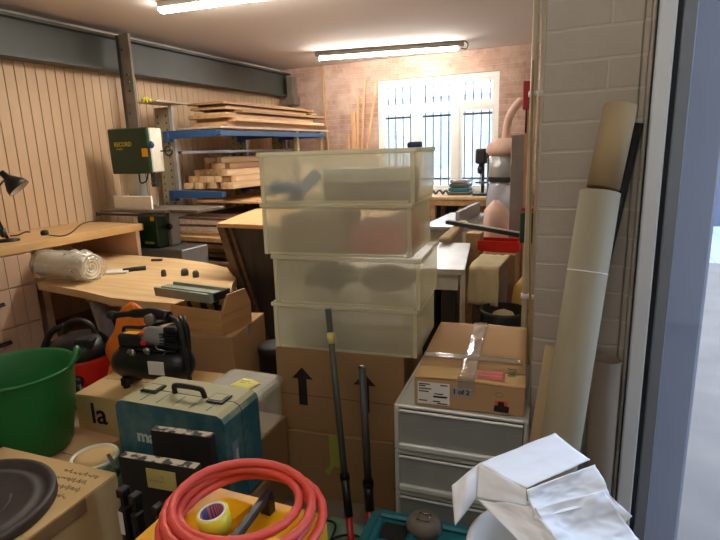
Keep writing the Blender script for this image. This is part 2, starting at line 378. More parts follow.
# glazed front: door_1 beside the pier
def fx(u,y=YF): return at(u,270,y=y).x
d1=bpy.data.objects.new('door_1',None); C.objects.link(d1); d1.location=(.10,YF,0); structure(d1,'pale framed glass door at the right edge')
e=[fx(u) for u in (631,634,636,652,658,671)]
MB().box(PX1,e[0],YF-.01,YF+.30,0,HC-.002,.003).box(e[0],e[1],YF-.03,YF+.05,0,HC-.002,.003).build('wooden_trim','pier',d1,world=True)
MB().box(e[1],e[2],YF-.02,YF+.05,0,HC-.002).build('shadow_gap','framedark',d1,world=True)
MB().box(e[2],e[3],YF-.045,YF+.06,0,HC-.002,.004).build('door_jamb','frameblue',d1,world=True)
MB().box(e[3],e[4],YF-.01,YF+.05,0,HC-.002).build('gasket','framedark',d1,world=True)
MB().box(e[4],e[5],YF-.03,YF+.05,0,HC-.002,.003).box(e[5],XE,YF-.03,YF+.05,0,.06,.003).box(e[5],XE,YF-.03,YF+.05,2.5,HC-.002,.003).box(1.38,1.46,YF-.03,YF+.05,.06,2.5,.003).build('door_frame','framegrey',d1,world=True)
MB().box(e[5],XE,YF+.008,YF+.014,.06,2.5).build('pane','doorglass',d1,world=True)
b=MB().box(.225,at(709,270,y=YF+.30).x,YF+.30,YF+.40,-.02,3.1,.01)
structure(b.build('trim_1','mauve'),'grey rendered corner outside the glass')
b=MB().box(-6,14,YB+10,YB+10.3,-.1,1.6).box(6.5,7,YF+.5,YB+10,-.1,2.2)
structure(b.build('wall_outside','mauve'),'low wall outside')
# white van-like shape is only a bright blur in the photo: a pale parked car
car=thing('parked_car','pale car parked on the paving outside the glass','car',(1.9,7.2,-.02),R(70))
p=[(0,.25),(.1,.65),(.9,.8),(1.4,1.25),(2.9,1.3),(3.5,.85),(4.1,.75),(4.2,.3)]
MB().prism(p,0,1.7,Matrix.Rotation(math.pi/2,4,'X'),.05).build('body','white',car)
for wx in (.8,3.4):
    for wy in (.02,-1.72):
        MB().lathe([(0,-.02),(.2,-.02),(.32,0),(.32,.14),(.2,.16),(0,.16)],(0,0,0),20,Matrix.Translation((wx,wy,.34))@Matrix.Rotation(math.pi/2,4,'X')).build('wheel','rubber',car)
# ------------------------------------------------------------------ steelwork
bm_=MB(); X0,X1=XL+.006,-4.65
bm_.box(X0,X1,YR,YB-.005,2.42,2.445).box(X0,X1,YR,YB-.005,2.745,2.77).box(-4.76,-4.735,YR,YB-.005,2.445,2.745)
structure(solo(bm_,'trim_2','steel','long dark steel beam along the left wall below the ceiling',None))
cl=MB().box(-4.59,-4.455,4.27,4.30,0,2.77,.002)
cl_=structure(solo(cl,'trim_3','steel2','upright steel column in front of the beam',None))
def sub(mb,name,mat,par):
    mb.bm.transform(Matrix.Translation(-par.location)); return mb.build(name,mat,par)
sub(MB().box(-4.649,-4.592,4.285,4.30,0,2.77,.002),'dark_flange','steel',cl_)
for zz in (2.62,2.38,2.30,2.22,2.08,2.0): sub(MB().lathe([(0,0),(.016,0),(.016,.012),(0,.014)],n=6,M_=Matrix.Translation((-4.53+.02*math.sin(zz*9),4.27,zz))@Matrix.Rotation(R(90),4,'X')),'bolt','steel',cl_)
cl=MB().box(-4.64,-4.54,YB-.16,YB-.02,0,2.7).box(-4.66,-4.50,YB-.2,YB-.004,2.28,2.40)
structure(solo(cl,'trim_4','steel2','steel column in the far left corner',None))
# ------------------------------------------------------------------ ceiling lights
def fluo(x0,x1,y0,y1,label,wide,mt):
    L=math.hypot(x1-x0,y1-y0); t=thing('ceiling_light',label,'ceiling light',(x0,y0,HC),math.atan2(y1-y0,x1-x0))
    if wide:
        MB().box(0,L,-.05,.05,-.05,-.001,.006).build('housing','white',t)
        MB().prism([(-.045,-.05),(-.042,-.065),(-.02,-.082),(.02,-.082),(.042,-.065),(.045,-.05)],.0,L-.02,Matrix(((0,0,1,.01),(1,0,0,0),(0,1,0,0),(0,0,0,1)))).build('diffuser',mt,t)
    else:
        MB().box(0,L,-.045,.045,-.06,-.001,.006).build('housing','steel2',t)
        MB().tube([(.05,0,-.085),(L-.07,0,-.085)],.018,10).build('tube',mt,t)
        MB().box(.02,.05,-.02,.02,-.11,-.06).box(L-.07,L-.04,-.02,.02,-.11,-.06).build('tube_holder','white',t)
    return t
a=at(161,13,z=2.76); c=at(325,-6,z=2.76); fluo(a.x,a.x+1.85,a.y,a.y+.17,'near white fluorescent ceiling light, brightest, at the top edge',True,'tubelight')
a=at(316,57,z=2.78); c=at(464,46,z=2.78); fl=fluo(a.x,c.x,a.y,c.y,'far fluorescent ceiling light with a grey housing, before the window',False,'tubelight2')
q=[at(460,46,z=2.80),at(464,41,z=2.825),at(468,44,z=2.78),at(466,49,z=2.75),at(461,48,z=2.75)]
MB().tube(q,.008,6,smoothp=4).build('cable_loop','steel',fl,world=True)
t3=fluo(-1.4,.4,.35,.45,'added unseen ceiling light behind the viewer, brightening the near clutter',True,'tubefill')  # extra fill lamp out of view, added to brighten the near clutter
# ------------------------------------------------------------------ left bench with pedestal drawers
bt=thing('workbench','long fitted workbench with pale wooden top along the left boarded wall','workbench',(-4.45,2.4,0))
b=MB().box(XL+.003,-4.05,.6,3.8,.855,.92,.004); b.build('worktop','bench',bt,world=True)
MB().box(XL+.003,-4.08,3.72,3.75,0,.854).build('end_panel','panel2',bt,world=True)
cb=thing('drawer_cabinet','pink boarded drawer cabinet under the near end of the left bench','cabinet',(-4.4,1.9,0))
MB().box(XL+.003,-4.075,1.2,2.66,.0,.853).build('body','panel2',cb,world=True)
for (y0,y1) in ((1.22,2.0),(2.01,2.645)):
    for k,(z0,z1) in enumerate(((.02,.30),(.31,.60),(.61,.845))):
        f=MB(); y=y0
        n=6 if y1-y0<.7 else 7; st=(y1-y0)/n
        for i in range(n): f.box(-4.074,-4.05,y0+i*st+.001,y0+(i+1)*st-.0015,z0,z1,.002)
        dr=f.build('drawer','panel2',cb,world=True)
        hy=y1-.33 if y1>2.3 else (y0+y1)/2
        h=MB().tube([(-4.05,hy-.05,z1-.10),(-4.02,hy-.05,z1-.10),(-4.02,hy+.05,z1-.10),(-4.05,hy+.05,z1-.10)],.008,6).box(-4.05,-4.035,hy-.06,hy+.06,z1-.1,z1-.085)
        o=h.build('handle','ink',cb,world=True); o.parent=dr
# desk lamp
p=at(8,241,z=.921); lp=thing('desk_lamp','dark adjustable desk lamp at the left edge of the bench','lamp',p)
MB().lathe([(0,0),(.085,0),(.085,.012),(.03,.022),(0,.025)]).build('base','black',lp)
hd=at(14,182,x=p.x+.02); el=at(-10,195,x=p.x)
for dx in (-.012,.012): MB().tube([p+Vector((dx,0,.02)),at(-2,220,x=p.x)+Vector((dx,0,0)),el+Vector((dx,0,0))],.006,6).build('lower_arm','black',lp,world=True)
MB().tube([el,hd+Vector((0,-.06,.03))],.007,6).build('upper_arm','black',lp,world=True)
MB().lathe([(0,.03),(.022,.03),(.024,-.03),(.012,-.045),(0,-.045)],M_=Matrix.Translation(at(3,232,x=p.x))).build('spring_joint','black',lp,world=True)
sh=Matrix.Translation(at(3,174,x=p.x))@(at(21,190,x=p.x+.09)-at(3,174,x=p.x)).to_track_quat('Z','Y').to_matrix().to_4x4()
hs=MB().lathe([(0,-.02),(.024,-.02),(.026,.035),(.040,.05),(.082,.115),(.090,.155),(.086,.155),(.076,.112),(.036,.055),(0,.05)],M_=sh).build('lamp_shade','black',lp,world=True)
MB().lathe([(.034,.056),(.0745,.113),(.0845,.154),(.083,.154),(.072,.113),(.03,.056)],M_=sh).build('shade_lining','shadein',lp,world=True)
b_=MB().lathe([(0,.06),(.02,.062),(.03,.09),(.026,.115),(0,.125)],M_=sh).build('bulb','white',lp,world=True)
# small tool clamped next to lamp base, cable with plug
cd=thing('power_cable','black cable with a round plug lying on the left bench','cable',at(45,235,z=.921))
q=[at(u,v,z=.928) for u,v in ((49,235),(62,236),(72,232),(80,225),(88,222),(99,221))]
MB().tube(q,.005,6,smoothp=4).build('wire','rubber',cd,world=True)
MB().lathe([(0,0),(.03,0),(.034,.02),(.026,.04),(0,.042)]).build('plug','black',cd)
q=[at(u,v,z=.926) for u,v in ((10,236),(18,235),(25,232),(30,232))]
solo(MB().tube(q,.005,6,smoothp=4),'lamp_cable','rubber','short black lamp cable trailing beside the desk lamp base','cable')
# ------------------------------------------------------------------ live-edge slab table
st_=thing('slab_table','wide pale live-edge wooden slab table tucked under the left bench','table',(-3.2,3.0,0))
poly=[(-4.0,2.71),(-3.96,2.60),(-3.6,2.56),(-3.3,2.52),(-3.0,2.46),(-2.7,2.47),(-2.42,2.50),(-2.30,2.56),(-2.24,2.68),(-2.30,2.85),(-2.42,3.02),(-2.52,3.2),(-2.70,3.36),(-2.84,3.5),(-3.2,3.62),(-3.55,3.68),(-4.05,3.69),(-4.6,3.69),(-4.6,2.71)]
MB().prism(poly,.565,.62,bev=.008).build('slab','slab',st_,world=True)
MB().tube([at(97,300,y=2.62),(at(118,350,y=2.62).x,2.62,.0)],.055,16).build('leg','pvcgrey',st_,world=True)
for lx,ly in ((-4.4,3.5),(-2.75,3.2),(-4.35,2.9)): MB().box(lx-.035,lx+.035,ly-.035,ly+.035,0,.565,.003).build('leg','panel2',st_,world=True)
MB().box(-4.4,-2.75,3.32,3.36,.22,.28).build('stretcher','boardC',st_,world=True)
# foam roll
a=at(44,264,z=.74); c=at(92,266,z=.74); dv=(c-a).normalized()
fr=thing('foam_roll','cream roll of foam wrap bagged in clear plastic under the bench','roll',((a.x+c.x)/2,(a.y+c.y)/2,.621))
q=[]
for i in range(61):
    th=i/60*6*math.pi; r=.02+.09*i/60; q.append((r,th))
perp=dv.cross(Vector((0,0,1))).normalized()
def spir(u,v):
    r=.018+.088*u; th=u*7*math.pi; return a+dv*(v*(c-a).length)+perp*r*math.cos(th)+Vector((0,0,r*math.sin(th)-.008))
MB().sheet(spir,90,3,.006).build('foam_sheet','foam',fr,world=True)
def bag(u,v):
    th=u*2*math.pi; e=v; L=(c-a).length
    r=.116+.012*noise.noise(Vector((math.cos(th)*2,math.sin(th)*2,v*5)))+(.05*noise.noise(Vector((math.cos(th)*5,math.sin(th)*5,v*9))) if v>.6 else 0)
    z=r*math.sin(th); 
    return a+dv*(-.02+v*(L+.05))+perp*r*math.cos(th)+Vector((0,0,max(z,-.118)*(1 if v<.8 else 1-(v-.8)*1.5)-(0 if v<.8 else (v-.8)*.15)))
M['bagwrap']=clear('bag_wrap',(250,248,244),.14,.1,.15)
MB().sheet(bag,40,24,.001).build('plastic_bag','bagwrap',fr,world=True)
m_=a+dv*.14
MB().box(-.05,.05,-.001,.001,-.035,.035,M_=Matrix.Translation(a+dv*.10-perp*0+Vector((0,-.125,-.0)))@Matrix.Rotation(math.atan2(dv.y,dv.x),4,'Z')).build('label','label',fr,world=True)
for o in C.objects[-1:]: o['label']='white printed label'
# white cloth-like sheet and black-handled tool on slab
k=thing('hand_saw','pull saw with a black handle and white blade cover on the slab','hand saw',at(128,271,z=.621))
a=at(106,272,z=.63); c=at(123,271,z=.63); d_=at(146,268,z=.635)
MB().bar(a,c+(c-a)*.35,.13,.014,.002).build('blade_cover','white',k,world=True)
MB().tube([c,c*.5+d_*.5+Vector((0,0,.004)),d_],[.021,.019,.022],10).build('handle','black',k,world=True)
for i,(u,v,n,mt,lb,ct) in enumerate(((157,261,'pencil_stub','boardD','small dark offcut lying at the back of the slab table','offcut'),)):
    p=at(u,v,z=.621); solo(MB().box(-.05,.05,-.015,.015,0,.02,.003),n,mt,lb,ct,world=False,loc=p,rz=R(20))
for i,(u,v,w_,lb) in enumerate(((185,275,.03,'small metal spanner socket on the slab, nearest the machine'),(196,277,.025,'small dark socket at the right end of the slab'),(164,276,.02,'tiny metal nut on the slab left of the sockets'))):
    p=at(u,v,z=.621); 
    solo(MB().lathe([(w_*.5,0),(w_,0),(w_,.035),(w_*.7,.05),(w_*.5,.05),(w_*.5,0)],n=12),'metal_fitting','steel',lb,'metal fitting',world=False,loc=p)
# ------------------------------------------------------------------ vacuum
vc=at(80,378,z=0); vc=Vector((-3.10,2.25,.0))
va=thing('vacuum_cleaner','round red vacuum cleaner with a black domed lid beside the drawer cabinet','vacuum cleaner',vc,R(25))
MB().lathe([(0,.04),(.16,.04),(.185,.07),(.185,.26),(.178,.29),(0,.29)],n=32).build('tub','red',va)
MB().lathe([(.188,.285),(.193,.295),(.193,.315),(.180,.355),(.15,.395),(.10,.42),(0,.43)],n=32).build('lid','black',va)
MB().tube([(-.10,.02,.40),(-.09,.02,.47),(-.03,.02,.505),(.04,.02,.50),(.09,.02,.46),(.10,.02,.39)],.017,10,smoothp=4).build('handle','black',va)
MB().box(.02,.14,-.13,-.03,.35,.42,.012).build('switch_box','black',va)
MB().lathe([(.03,0),(.038,0),(.036,.07),(.028,.07),(.03,0)],M_=Matrix.Translation((.05,-.17,.16))@Matrix.Rotation(R(80),4,'X')).build('hose_socket','black',va)
for dx,dy in ((-.12,-.11),(.12,-.11),(-.12,.11),(.12,.11)): MB().lathe([(0,-.015),(.035,-.015),(.04,0),(.035,.015),(0,.015)],M_=Matrix.Translation((dx,dy,.041))@Matrix.Rotation(R(90),4,'Y')).build('wheel','rubber',va)
MB().box(-.10,.10,-.215,-.165,.06,.12,.02,seg=3).build('front_bumper','red',va)
MB().tube([(.05,-.2,.17),(.12,-.30,.08),(-.05,-.32,.03),(-.24,-.2,.03),(-.30,0,.05),(-.30,.06,.25),(-.24,.10,.40),(-.15,.12,.44)],.022,10,smoothp=6).build('hose','rubber',va)
# ------------------------------------------------------------------ band saw
bs=thing('band_saw','dark green band saw with cream spine at the far end of the bench','band saw',(-4.2,4.05,0))
x0,x1=-4.50,-3.98; yf=3.9
MB().box(x0,x1,yf,yf+.04,1.39,1.825,.012).build('upper_door','machgreen',bs,world=True)
MB().box(x0+.02,x1-.005,yf+.041,yf+.20,1.40,1.82,.01).build('upper_casing','cream',bs,world=True)
MB().box(-4.42,-4.26,yf+.10,yf+.20,.95,1.40,.005).build('spine','alu',bs,world=True)
MB().box(-4.22,-3.975,yf-.01,yf+.14,.656,1.0,.012).build('lower_door','machgreen',bs,world=True)
MB().box(-4.24,-3.94,yf+.141,yf+.27,.656,1.0,.01).build('lower_casing','greymet',bs,world=True)
MB().prism([(-4.40,yf-.04),(-3.62,yf-.04),(-3.62,yf+.42),(-4.40,yf+.42)],0,.02).box(-4.30,-3.72,yf+.0,yf+.34,.02,.40,.01).box(-4.22,-3.68,yf-.02,yf+.36,.40,.655,.01).build('base_cabinet','greymet',bs,world=True)
MB().box(-4.62+.0,-3.76,3.80,4.24,1.02,1.05,.004).box(-3.76,-3.42,3.86,4.26,1.02,1.05,.004).build('saw_table','iron',bs,world=True)
MB().tube([(-4.62,3.79,1.0),(-3.75,3.79,1.0)],.012,8).build('fence_rail','black',bs,world=True)
MB().lathe([(0,-.02),(.02,-.02),(.025,0),(.02,.02),(0,.02)],M_=Matrix.Translation((-4.63,3.78,1.0))).build('rail_knob','black',bs,world=True)
MB().box(-4.48,-3.98,3.86,3.885,1.05,1.175,.003).build('fence','white',bs,world=True)
MB().box(-4.005,-3.985,yf+.06,yf+.062,1.05,1.40).build('blade','chrome',bs,world=True)
MB().box(-4.03,-3.98,yf+.04,yf+.09,1.26,1.39,.004).tube([(-4.0,yf+.02,1.29),(-3.93,yf+.02,1.29)],.012,8).build('blade_guide','black',bs,world=True)
MB().tube([(-4.20,yf+.06,1.39),(-4.18,yf+.05,1.30),(-4.10,yf+.05,1.32),(-4.08,yf+.06,1.39)],.008,6,smoothp=4).build('hanging_wire','black',bs,world=True)
MB().lathe([(0,0),(.03,0),(.035,.01),(.03,.03),(0,.03)],M_=Matrix.Translation((-3.955,yf+.03,1.66))@Matrix.Rotation(R(90),4,'X')).build('knob','bluesteel',bs,world=True)
MB().tube([Vector((-3.88+.045*math.cos(k*math.pi/8),yf+.16,1.60+.045*math.sin(k*math.pi/8))) for k in range(16)],.010,6,closed=True).bar((-3.98,yf+.16,1.60),(-3.84,yf+.16,1.60),.012,.012).build('hand_wheel','black',bs,world=True)
MB().lathe([(0,0),(.03,0),(.03,.03),(0,.035)],M_=Matrix.Translation((-3.93,yf+.13,.86))@Matrix.Rotation(R(90),4,'X')).build('tilt_knob','black',bs,world=True)
MB().box(-4.065,-3.99,yf-.002,yf-.0005,1.55,1.63).build('warning_label','yellow',bs,world=True)
MB().box(-4.05,-4.0,yf-.0125,yf-.0105,.93,.985).build('warning_label','yellow',bs,world=True)
text('RECORD',.058,'printyellow',bs,Vector((-4.42,yf-.001,1.655))-bs.location,FACEF,bold=.0015)
text('POWER',.026,'printyellow',bs,Vector((-4.40,yf-.001,1.62))-bs.location,FACEF)
text('RECORD',.03,'printyellow',bs,Vector((-4.15,yf-.0125,.70))-bs.location,FACEF,bold=.001)
# ------------------------------------------------------------------ cantilever rack
rk=thing('timber_rack','timber rack with blue arms and pierced grey uprights on the left wall','rack',(-4.5,5.9,0))
for yy in (4.72,6.05,7.05):
    u=MB().box(-4.66,-4.46,yy,yy+.012,.0,2.08).box(-4.66,-4.645,yy+.012,yy+.08,.0,2.08).box(-4.475,-4.46,yy+.012,yy+.08,.0,2.08)
    up=u.build('upright','perf',rk,world=True)
    h=MB()
    for i in range(24):
        for xx in (-4.62,-4.50): h.box(xx-.008,xx+.008,yy-.001,yy+.0005,.25+i*.075,.275+i*.075)
    o=h.build('slot_holes','ink',rk,world=True); o.parent=up
    MB().box(-4.45,-4.40,yy-.01,yy+.03,.0,2.10,.003).build('post','galv',rk,world=True)
    for zz in (1.73,1.08,.30):
        MB().prism([(-4.46,zz),(-3.74,zz+.015),(-3.74,zz+.075),(-4.46,zz+.09)],-.035,.035,Matrix.Translation((0,yy-.06,0))@Matrix.Rotation(math.pi/2,4,'X')).box(-4.48,-4.40,yy-.1,yy-.02,zz-.03,zz+.088,.004).build('arm','bluesteel',rk,world=True)
MB().box(-4.44,-4.38,4.78,7.4,1.57,1.60).build('tie_bar','galv',rk,world=True)
MB().box(-3.74,-3.71,4.66,7.02,1.745,1.80,.003).build('front_beam','bluesteel',rk,world=True)
for yy in (6.28,6.95): MB().box(-3.80,-3.75,yy,yy+.05,1.30,1.82,.003).build('post','tubecard',rk,world=True)
# boards lying on the top arms (run along the wall)
z=1.826; n=0; xs=-4.46
rows=[(4.72,7.2,.62,.022,'boardE'),(5.0,7.1,.50,.06,'boardC'),(5.05,7.15,.56,.035,'boardA'),(4.95,6.9,.55,.04,'boardC'),(5.02,7.1,.45,.022,'boardA'),(5.2,7.2,.56,.03,'boardB'),(5.0,6.8,.5,.028,'boardC'),(5.1,7.2,.42,.02,'boardA'),(4.95,7.0,.52,.025,'boardB'),(5.3,6.9,.4,.022,'boardC')]
nr=len(rows)
for i,(ya,yb,w_,h_,mt) in enumerate(rows):
    x_=-4.39+random.uniform(0,.06)
    solo(MB().box(x_,x_+w_,ya,yb,z+.0005,z+h_,.002),'timber_board',mt,'pale timber board, %s from the top of the high rack stack'%ORD[nr-1-i] if i<nr-1 else 'pale timber board, topmost of the high rack stack','board','boards on the top rack arms'); z+=h_+.002
solo(MB().box(-4.62,-4.30,4.40,4.9,2.11,2.125,.001).box(-4.5,-4.3,4.42,4.6,2.125,2.131),'plywood_sheet','boardE','thin pale sheet laid over the near rack upright','board')
p=at(155,107,x=-4.42); g=MB()
for i in range(7): 
    an=i*.9; g.tube([(0,0,.0),(.03*math.cos(an),.03*math.sin(an),-.02),(.07*math.cos(an),.04*math.sin(an),-.05+.02*math.sin(i*2))],[.012,.014,.004],6)
solo(g,'yellow_glove','tape','yellow rag hanging from the thin sheet on the rack','rag',world=False,loc=(p.x,4.385,2.155)) 
# square battens on lower arms
n=0; zz=1.171
lay=[(9,0),(8,.0),(7,.03),(5,.05),(3,.10)]
for j,(cnt,off) in enumerate(lay):
    for i in range(cnt):
        sx=.070; h_=.068
        x_=-4.385+off+i*(sx+.003)
        if j==4: x_=-4.33+i*.076
        ya=4.76+random.uniform(0,.2)+.06*j; yb=ya+random.uniform(1.7,2.2); 
        solo(MB().box(x_,x_+sx,ya,yb,zz+.0005,zz+h_,.003),'timber_batten',['boardA','boardC','boardA','boardB'][(i*3+j)%4],
             'squared batten on the lower blue arms, %s row up, %s from the left'%(['bottom','second','third','fourth','top'][j],['first','second','third','fourth','fifth','sixth','seventh','eighth','ninth'][i]),'batten','squared battens on the lower rack arms')
    zz+=.070
# sheets and waney boards below the lower arm
z=.39; spec=[(4.45,7.1,.95,.03,'boardB'),(4.55,7.2,.85,.045,'boardC'),(4.42,7.0,.98,.03,'boardD'),(4.5,7.1,.92,.04,'boardB'),(4.5,6.9,.80,.045,'boardC'),(4.56,7.0,.72,.025,'boardD'),(4.42,6.9,.84,.045,'boardC'),(4.5,7.1,.9,.03,'boardB'),(4.55,7.2,.96,.04,'boardE'),(4.58,7.2,.8,.02,'boardD'),(4.6,7.3,.92,.045,'boardE'),(4.62,7.3,.86,.02,'boardD')]
ns=len(spec)
for i,(ya,yb,w_,h_,mt) in enumerate(spec):
    x_=-4.36+.03*math.sin(i*2.1)
    def wob(yy): return .03*noise.noise(Vector((yy*1.3,i*3.1,0)))
    pl=[(x_,ya),(x_+w_,ya+.05*math.sin(i))]+[(x_+w_+wob(ya+(yb-ya)*k/8),ya+(yb-ya)*k/8) for k in range(1,9)]+[(x_,yb)]
    solo(MB().prism(pl,z,z+h_,bev=.004),'waney_board',mt,'rough waney-edged board, %s from the top of the low wall pile'%ORD[ns-1-i],'board','waney boards piled under the rack'); z+=h_+.006
solo(MB().box(-3.68,-3.60,4.55,4.65,0,.34).box(-3.68,-3.60,6.5,6.6,0,.34).box(-3.68,-3.60,4.5,6.65,.34,.388),'board_trestle','boardB','low wooden trestle carrying the pile of waney boards','trestle')
# big ply sheet sloping
solo(MB().box(-4.34,-3.46,4.9,6.9,1.005,1.03,.002),'plywood_sheet','ply','wide tan plywood sheet lying just below the lower blue arm','board')
# ------------------------------------------------------------------ dark bench behind
ch=thing('dark_table','dark stained plank bench with a tan top behind the clear bins','bench',(-2.2,3.6,0))
yy=3.30
def ptz(u,v): q=at(u,v,y=yy); return (q.x,q.z)
tl=ptz(222,223); bl=ptz(249,305)
sl=(bl[0]-tl[0])/(bl[1]-tl[1])
MB().prism([(tl[0],1.0),(-1.60,1.0),(-1.60,.02),(tl[0]+sl*(.02-1.0),.02)],0,.03,Matrix.Translation((0,yy+.03,0))@Matrix.Rotation(math.pi/2,4,'X')).build('front_panel','darkwood',ch,world=True)
MB().prism([(tl[0]-.02,1.0),(tl[0]+.05,1.0),(tl[0]+.05+sl*(-1),.0),(tl[0]-.02+sl*(-1),.0)],0,.04,Matrix.Translation((0,yy-.001,0))@Matrix.Rotation(math.pi/2,4,'X')).build('leg','boardD',ch,world=True)
MB().prism([(tl[0]+.07,1.0),(tl[0]+.10,1.0),(tl[0]+.10+sl*(-1),.0),(tl[0]+.07+sl*(-1),.0)],0,.02,Matrix.Translation((0,yy-.001,0))@Matrix.Rotation(math.pi/2,4,'X')).build('batten','boardD',ch,world=True)
MB().box(-1.67,-1.60,4.1,4.17,0,1.0).build('leg','boardB',ch,world=True)
MB().prism([(tl[0]-.02,yy-.045),(-1.55,yy-.06),(-1.55,4.25),(tl[0]-.35,4.25)],1.0,1.03,bev=.004).build('top','ply',ch,world=True)
# ------------------------------------------------------------------ far bench below window
fb=thing('window_bench','pale topped bench under the far window','workbench',(-2.1,7.3,0))
MB().box(-3.3,-.9,7.0,7.69,.86,.90,.004).build('worktop','boardA',fb,world=True)
MB().box(-3.3,-.9,7.03,7.06,.78,.86).build('rail','boardC',fb,world=True)
MB().box(-3.25,-.95,7.05,7.66,.34,.36).build('shelf','boardD',fb,world=True)
for lx in (-3.25,-2.15,-.98):
    MB().box(lx,lx+.07,7.06,7.13,0,.78).build('leg','boardC',fb,world=True)
    MB().box(lx,lx+.07,7.58,7.65,0,.86).build('leg','boardC',fb,world=True)
MB().box(-3.25,-.95,7.655,7.68,.0,.86).build('back_panel','bluesteel',fb,world=True)
def offcuts(u,v,n,y_,lb,w0=.34):
    p=at(u,v,y=y_); z=.361
    return p
zz=.361
for i in range(7):
    w_=.30-.02*(i%3); h_=.055
    solo(MB().box(-1.62-w_/2+.02*(i%2),-1.62+w_/2,7.10,7.45,zz+.0005,zz+h_-.002,.003),'wood_block',['boardC','boardB','boardA'][i%3],'wooden block on the window bench shelf, %s from the top of the right pile'%ORD[6-i],'wood block','wood blocks under the window bench'); zz+=h_
zz=.361
for i in range(5):
    solo(MB().box(-2.02+.01*i,-1.83+.01*i,7.10,7.42,zz+.0005,zz+.052,.003),'wood_block',['boardB','boardC'][i%2],'wooden block on the window bench shelf, %s from the top of the left pile'%ORD[4-i],'wood block','wood blocks under the window bench'); zz+=.054
# things on the far bench
p=(-1.80,7.35,.901); g=thing('stacked_tins','dark stack of trays on the far window bench','tray stack',p)
for i in range(4): MB().box(-.16+.01*i,.15-.01*i,-.1,.1,i*.055+.001,i*.055+.045,.008).build('tray',['steel','teal','steel','greymet'][i],g)
p=(-1.50,7.30,.901); g=thing('bench_drill','small dark drill press silhouetted against the far window','drill press',p)
MB().box(-.1,.1,-.12,.12,0,.03,.004).build('base','black',g); MB().tube([(0,.06,.03),(0,.06,.6)],.022,10).build('column','steel',g)
MB().box(-.07,.07,-.13,.10,.42,.62,.02).build('head','black',g); MB().lathe([(0,.28),(.045,.30),(.05,.36),(.03,.42),(0,.42)],c=(0,-.07,0)).build('chuck','black',g)
MB().tube([(.07,-.05,.5),(.22,-.05,.56)],.008,6).build('lever','black',g)
MB().lathe([(0,0),(.09,0),(.09,.02),(0,.02)],c=(0,0,.16)).build('table','steel',g)
for i,(x_,s_) in enumerate(((-2.09,.05),(-2.0,.04),(-2.2,.05))):
    g=MB()
    for j in range(4): g.tube([(-s_,-.03+.02*j,.02),(0,-.03+.02*j,.05+s_*.6),(s_,-.02+.02*j,.02)],.009,6,smoothp=3)
    solo(g,'wire_coil','steel','tangled dark cable bundle on the window bench, %s from the left'%(['second','third','first'][i]),'cable bundle',world=False,loc=(x_,7.3,.89))
# timber sticks standing against the back wall
for i,(u0,v0,u1,v1,r_,lb) in enumerate(((322,66,328,150,.014,'lone thin pale stick leaning on the bare brick, left of the rest'),(365,80,362,150,.018,'tall timber strip leaning on the brick, directly left of the window edge strip'),(377,81,367,150,.016,'pale strip leaning diagonally across the window edge'),(353,112,355,150,.035,'broad short board leaning in the middle of the timber strips'),(349,133,349,150,.016,'shortest timber strip leaning on the brick, leftmost of the cluster'),(358,96,358,150,.014,'thin timber strip between the broad board and the tall strip'))):
    a=at(u0,v0,y=7.68-.04*i); c=at(u1,v1,y=7.65-.04*i); dd=(c-a)/(a.z-c.z); f_=a+dd*(a.z-.003)
    f_.y=max(7.2,f_.y)
    # keep the foot clear of the window bench
    if f_.x>-3.34: f_.x=-3.36-.05*i
    solo(MB().bar(f_,a,r_*2,.02),'timber_strip','stick',lb,'timber strip','timber strips against the back wall')
# dark headphones-like object on the top bin is hidden; table saw area
ts=thing('table_saw','table saw with pale cast top between the clear bins and the painted pier','table saw',(-.95,3.3,0))
za=.90
MB().prism([(-.655,2.78),(-.81,3.60),(-1.48,3.50),(-1.40,2.64)],za-.03,za,bev=.005).build('saw_table','galv',ts,world=True)
MB().prism([(-.70,2.82),(-.84,3.56),(-1.44,3.46),(-1.36,2.70)],za-.13,za-.031,bev=.004).build('skirt','cream',ts,world=True)
MB().box(-1.34,-.84,2.90,3.45,.02,za-.131,.01).build('cabinet','black',ts,world=True)
MB().prism([(-.72,2.84),(-.83,3.40),(-.86,3.40),(-.80,2.83)],.02,za-.135,bev=.004).build('side_panel','darkwood',ts,world=True)
MB().lathe([(0,0),(.09,0),(.09,.2),(0,.2)],M_=Matrix.Translation((-.95,2.89,.60))@Matrix.Rotation(R(90),4,'X')).build('motor','black',ts,world=True)
MB().bar(at(444,240,z=.93),at(464,222,z=.93),.08,.035,.01).build('fence_beam','tubecard',ts,world=True)
rl=thing('guide_rail','long black guide rail laid across the saw area towards the pier','guide rail',at(485,228,z=.97))
a=at(448,222,z=.97); c=at(521,235,z=.97)
MB().bar(a,c,.05,.028,.002).build('rail','black',rl,world=True)
MB().bar(a+Vector((.01,-.03,.02)),c+Vector((0,-.03,.02)),.012,.008,.001).build('aluminium_edge','alu',rl,world=True)
solo(MB().box(-.86,-.76,3.68,3.80,0,.955),'rail_stand','boardC','wooden blocks propping the black guide rail','stand')
# second machine table behind
tb=thing('planer','pale topped planer standing behind the table saw','planer',(-.95,4.5,0))
MB().box(-1.4,-1.02,4.35,5.3,.86,.90,.005).build('bed','galv',tb,world=True)
MB().box(-1.36,-1.05,4.4,5.2,.0,.859,.01).build('body','cream',tb,world=True)
MB().box(-1.12,-1.08,4.4,5.2,.901,1.02,.005).build('fence','greymet',tb,world=True)
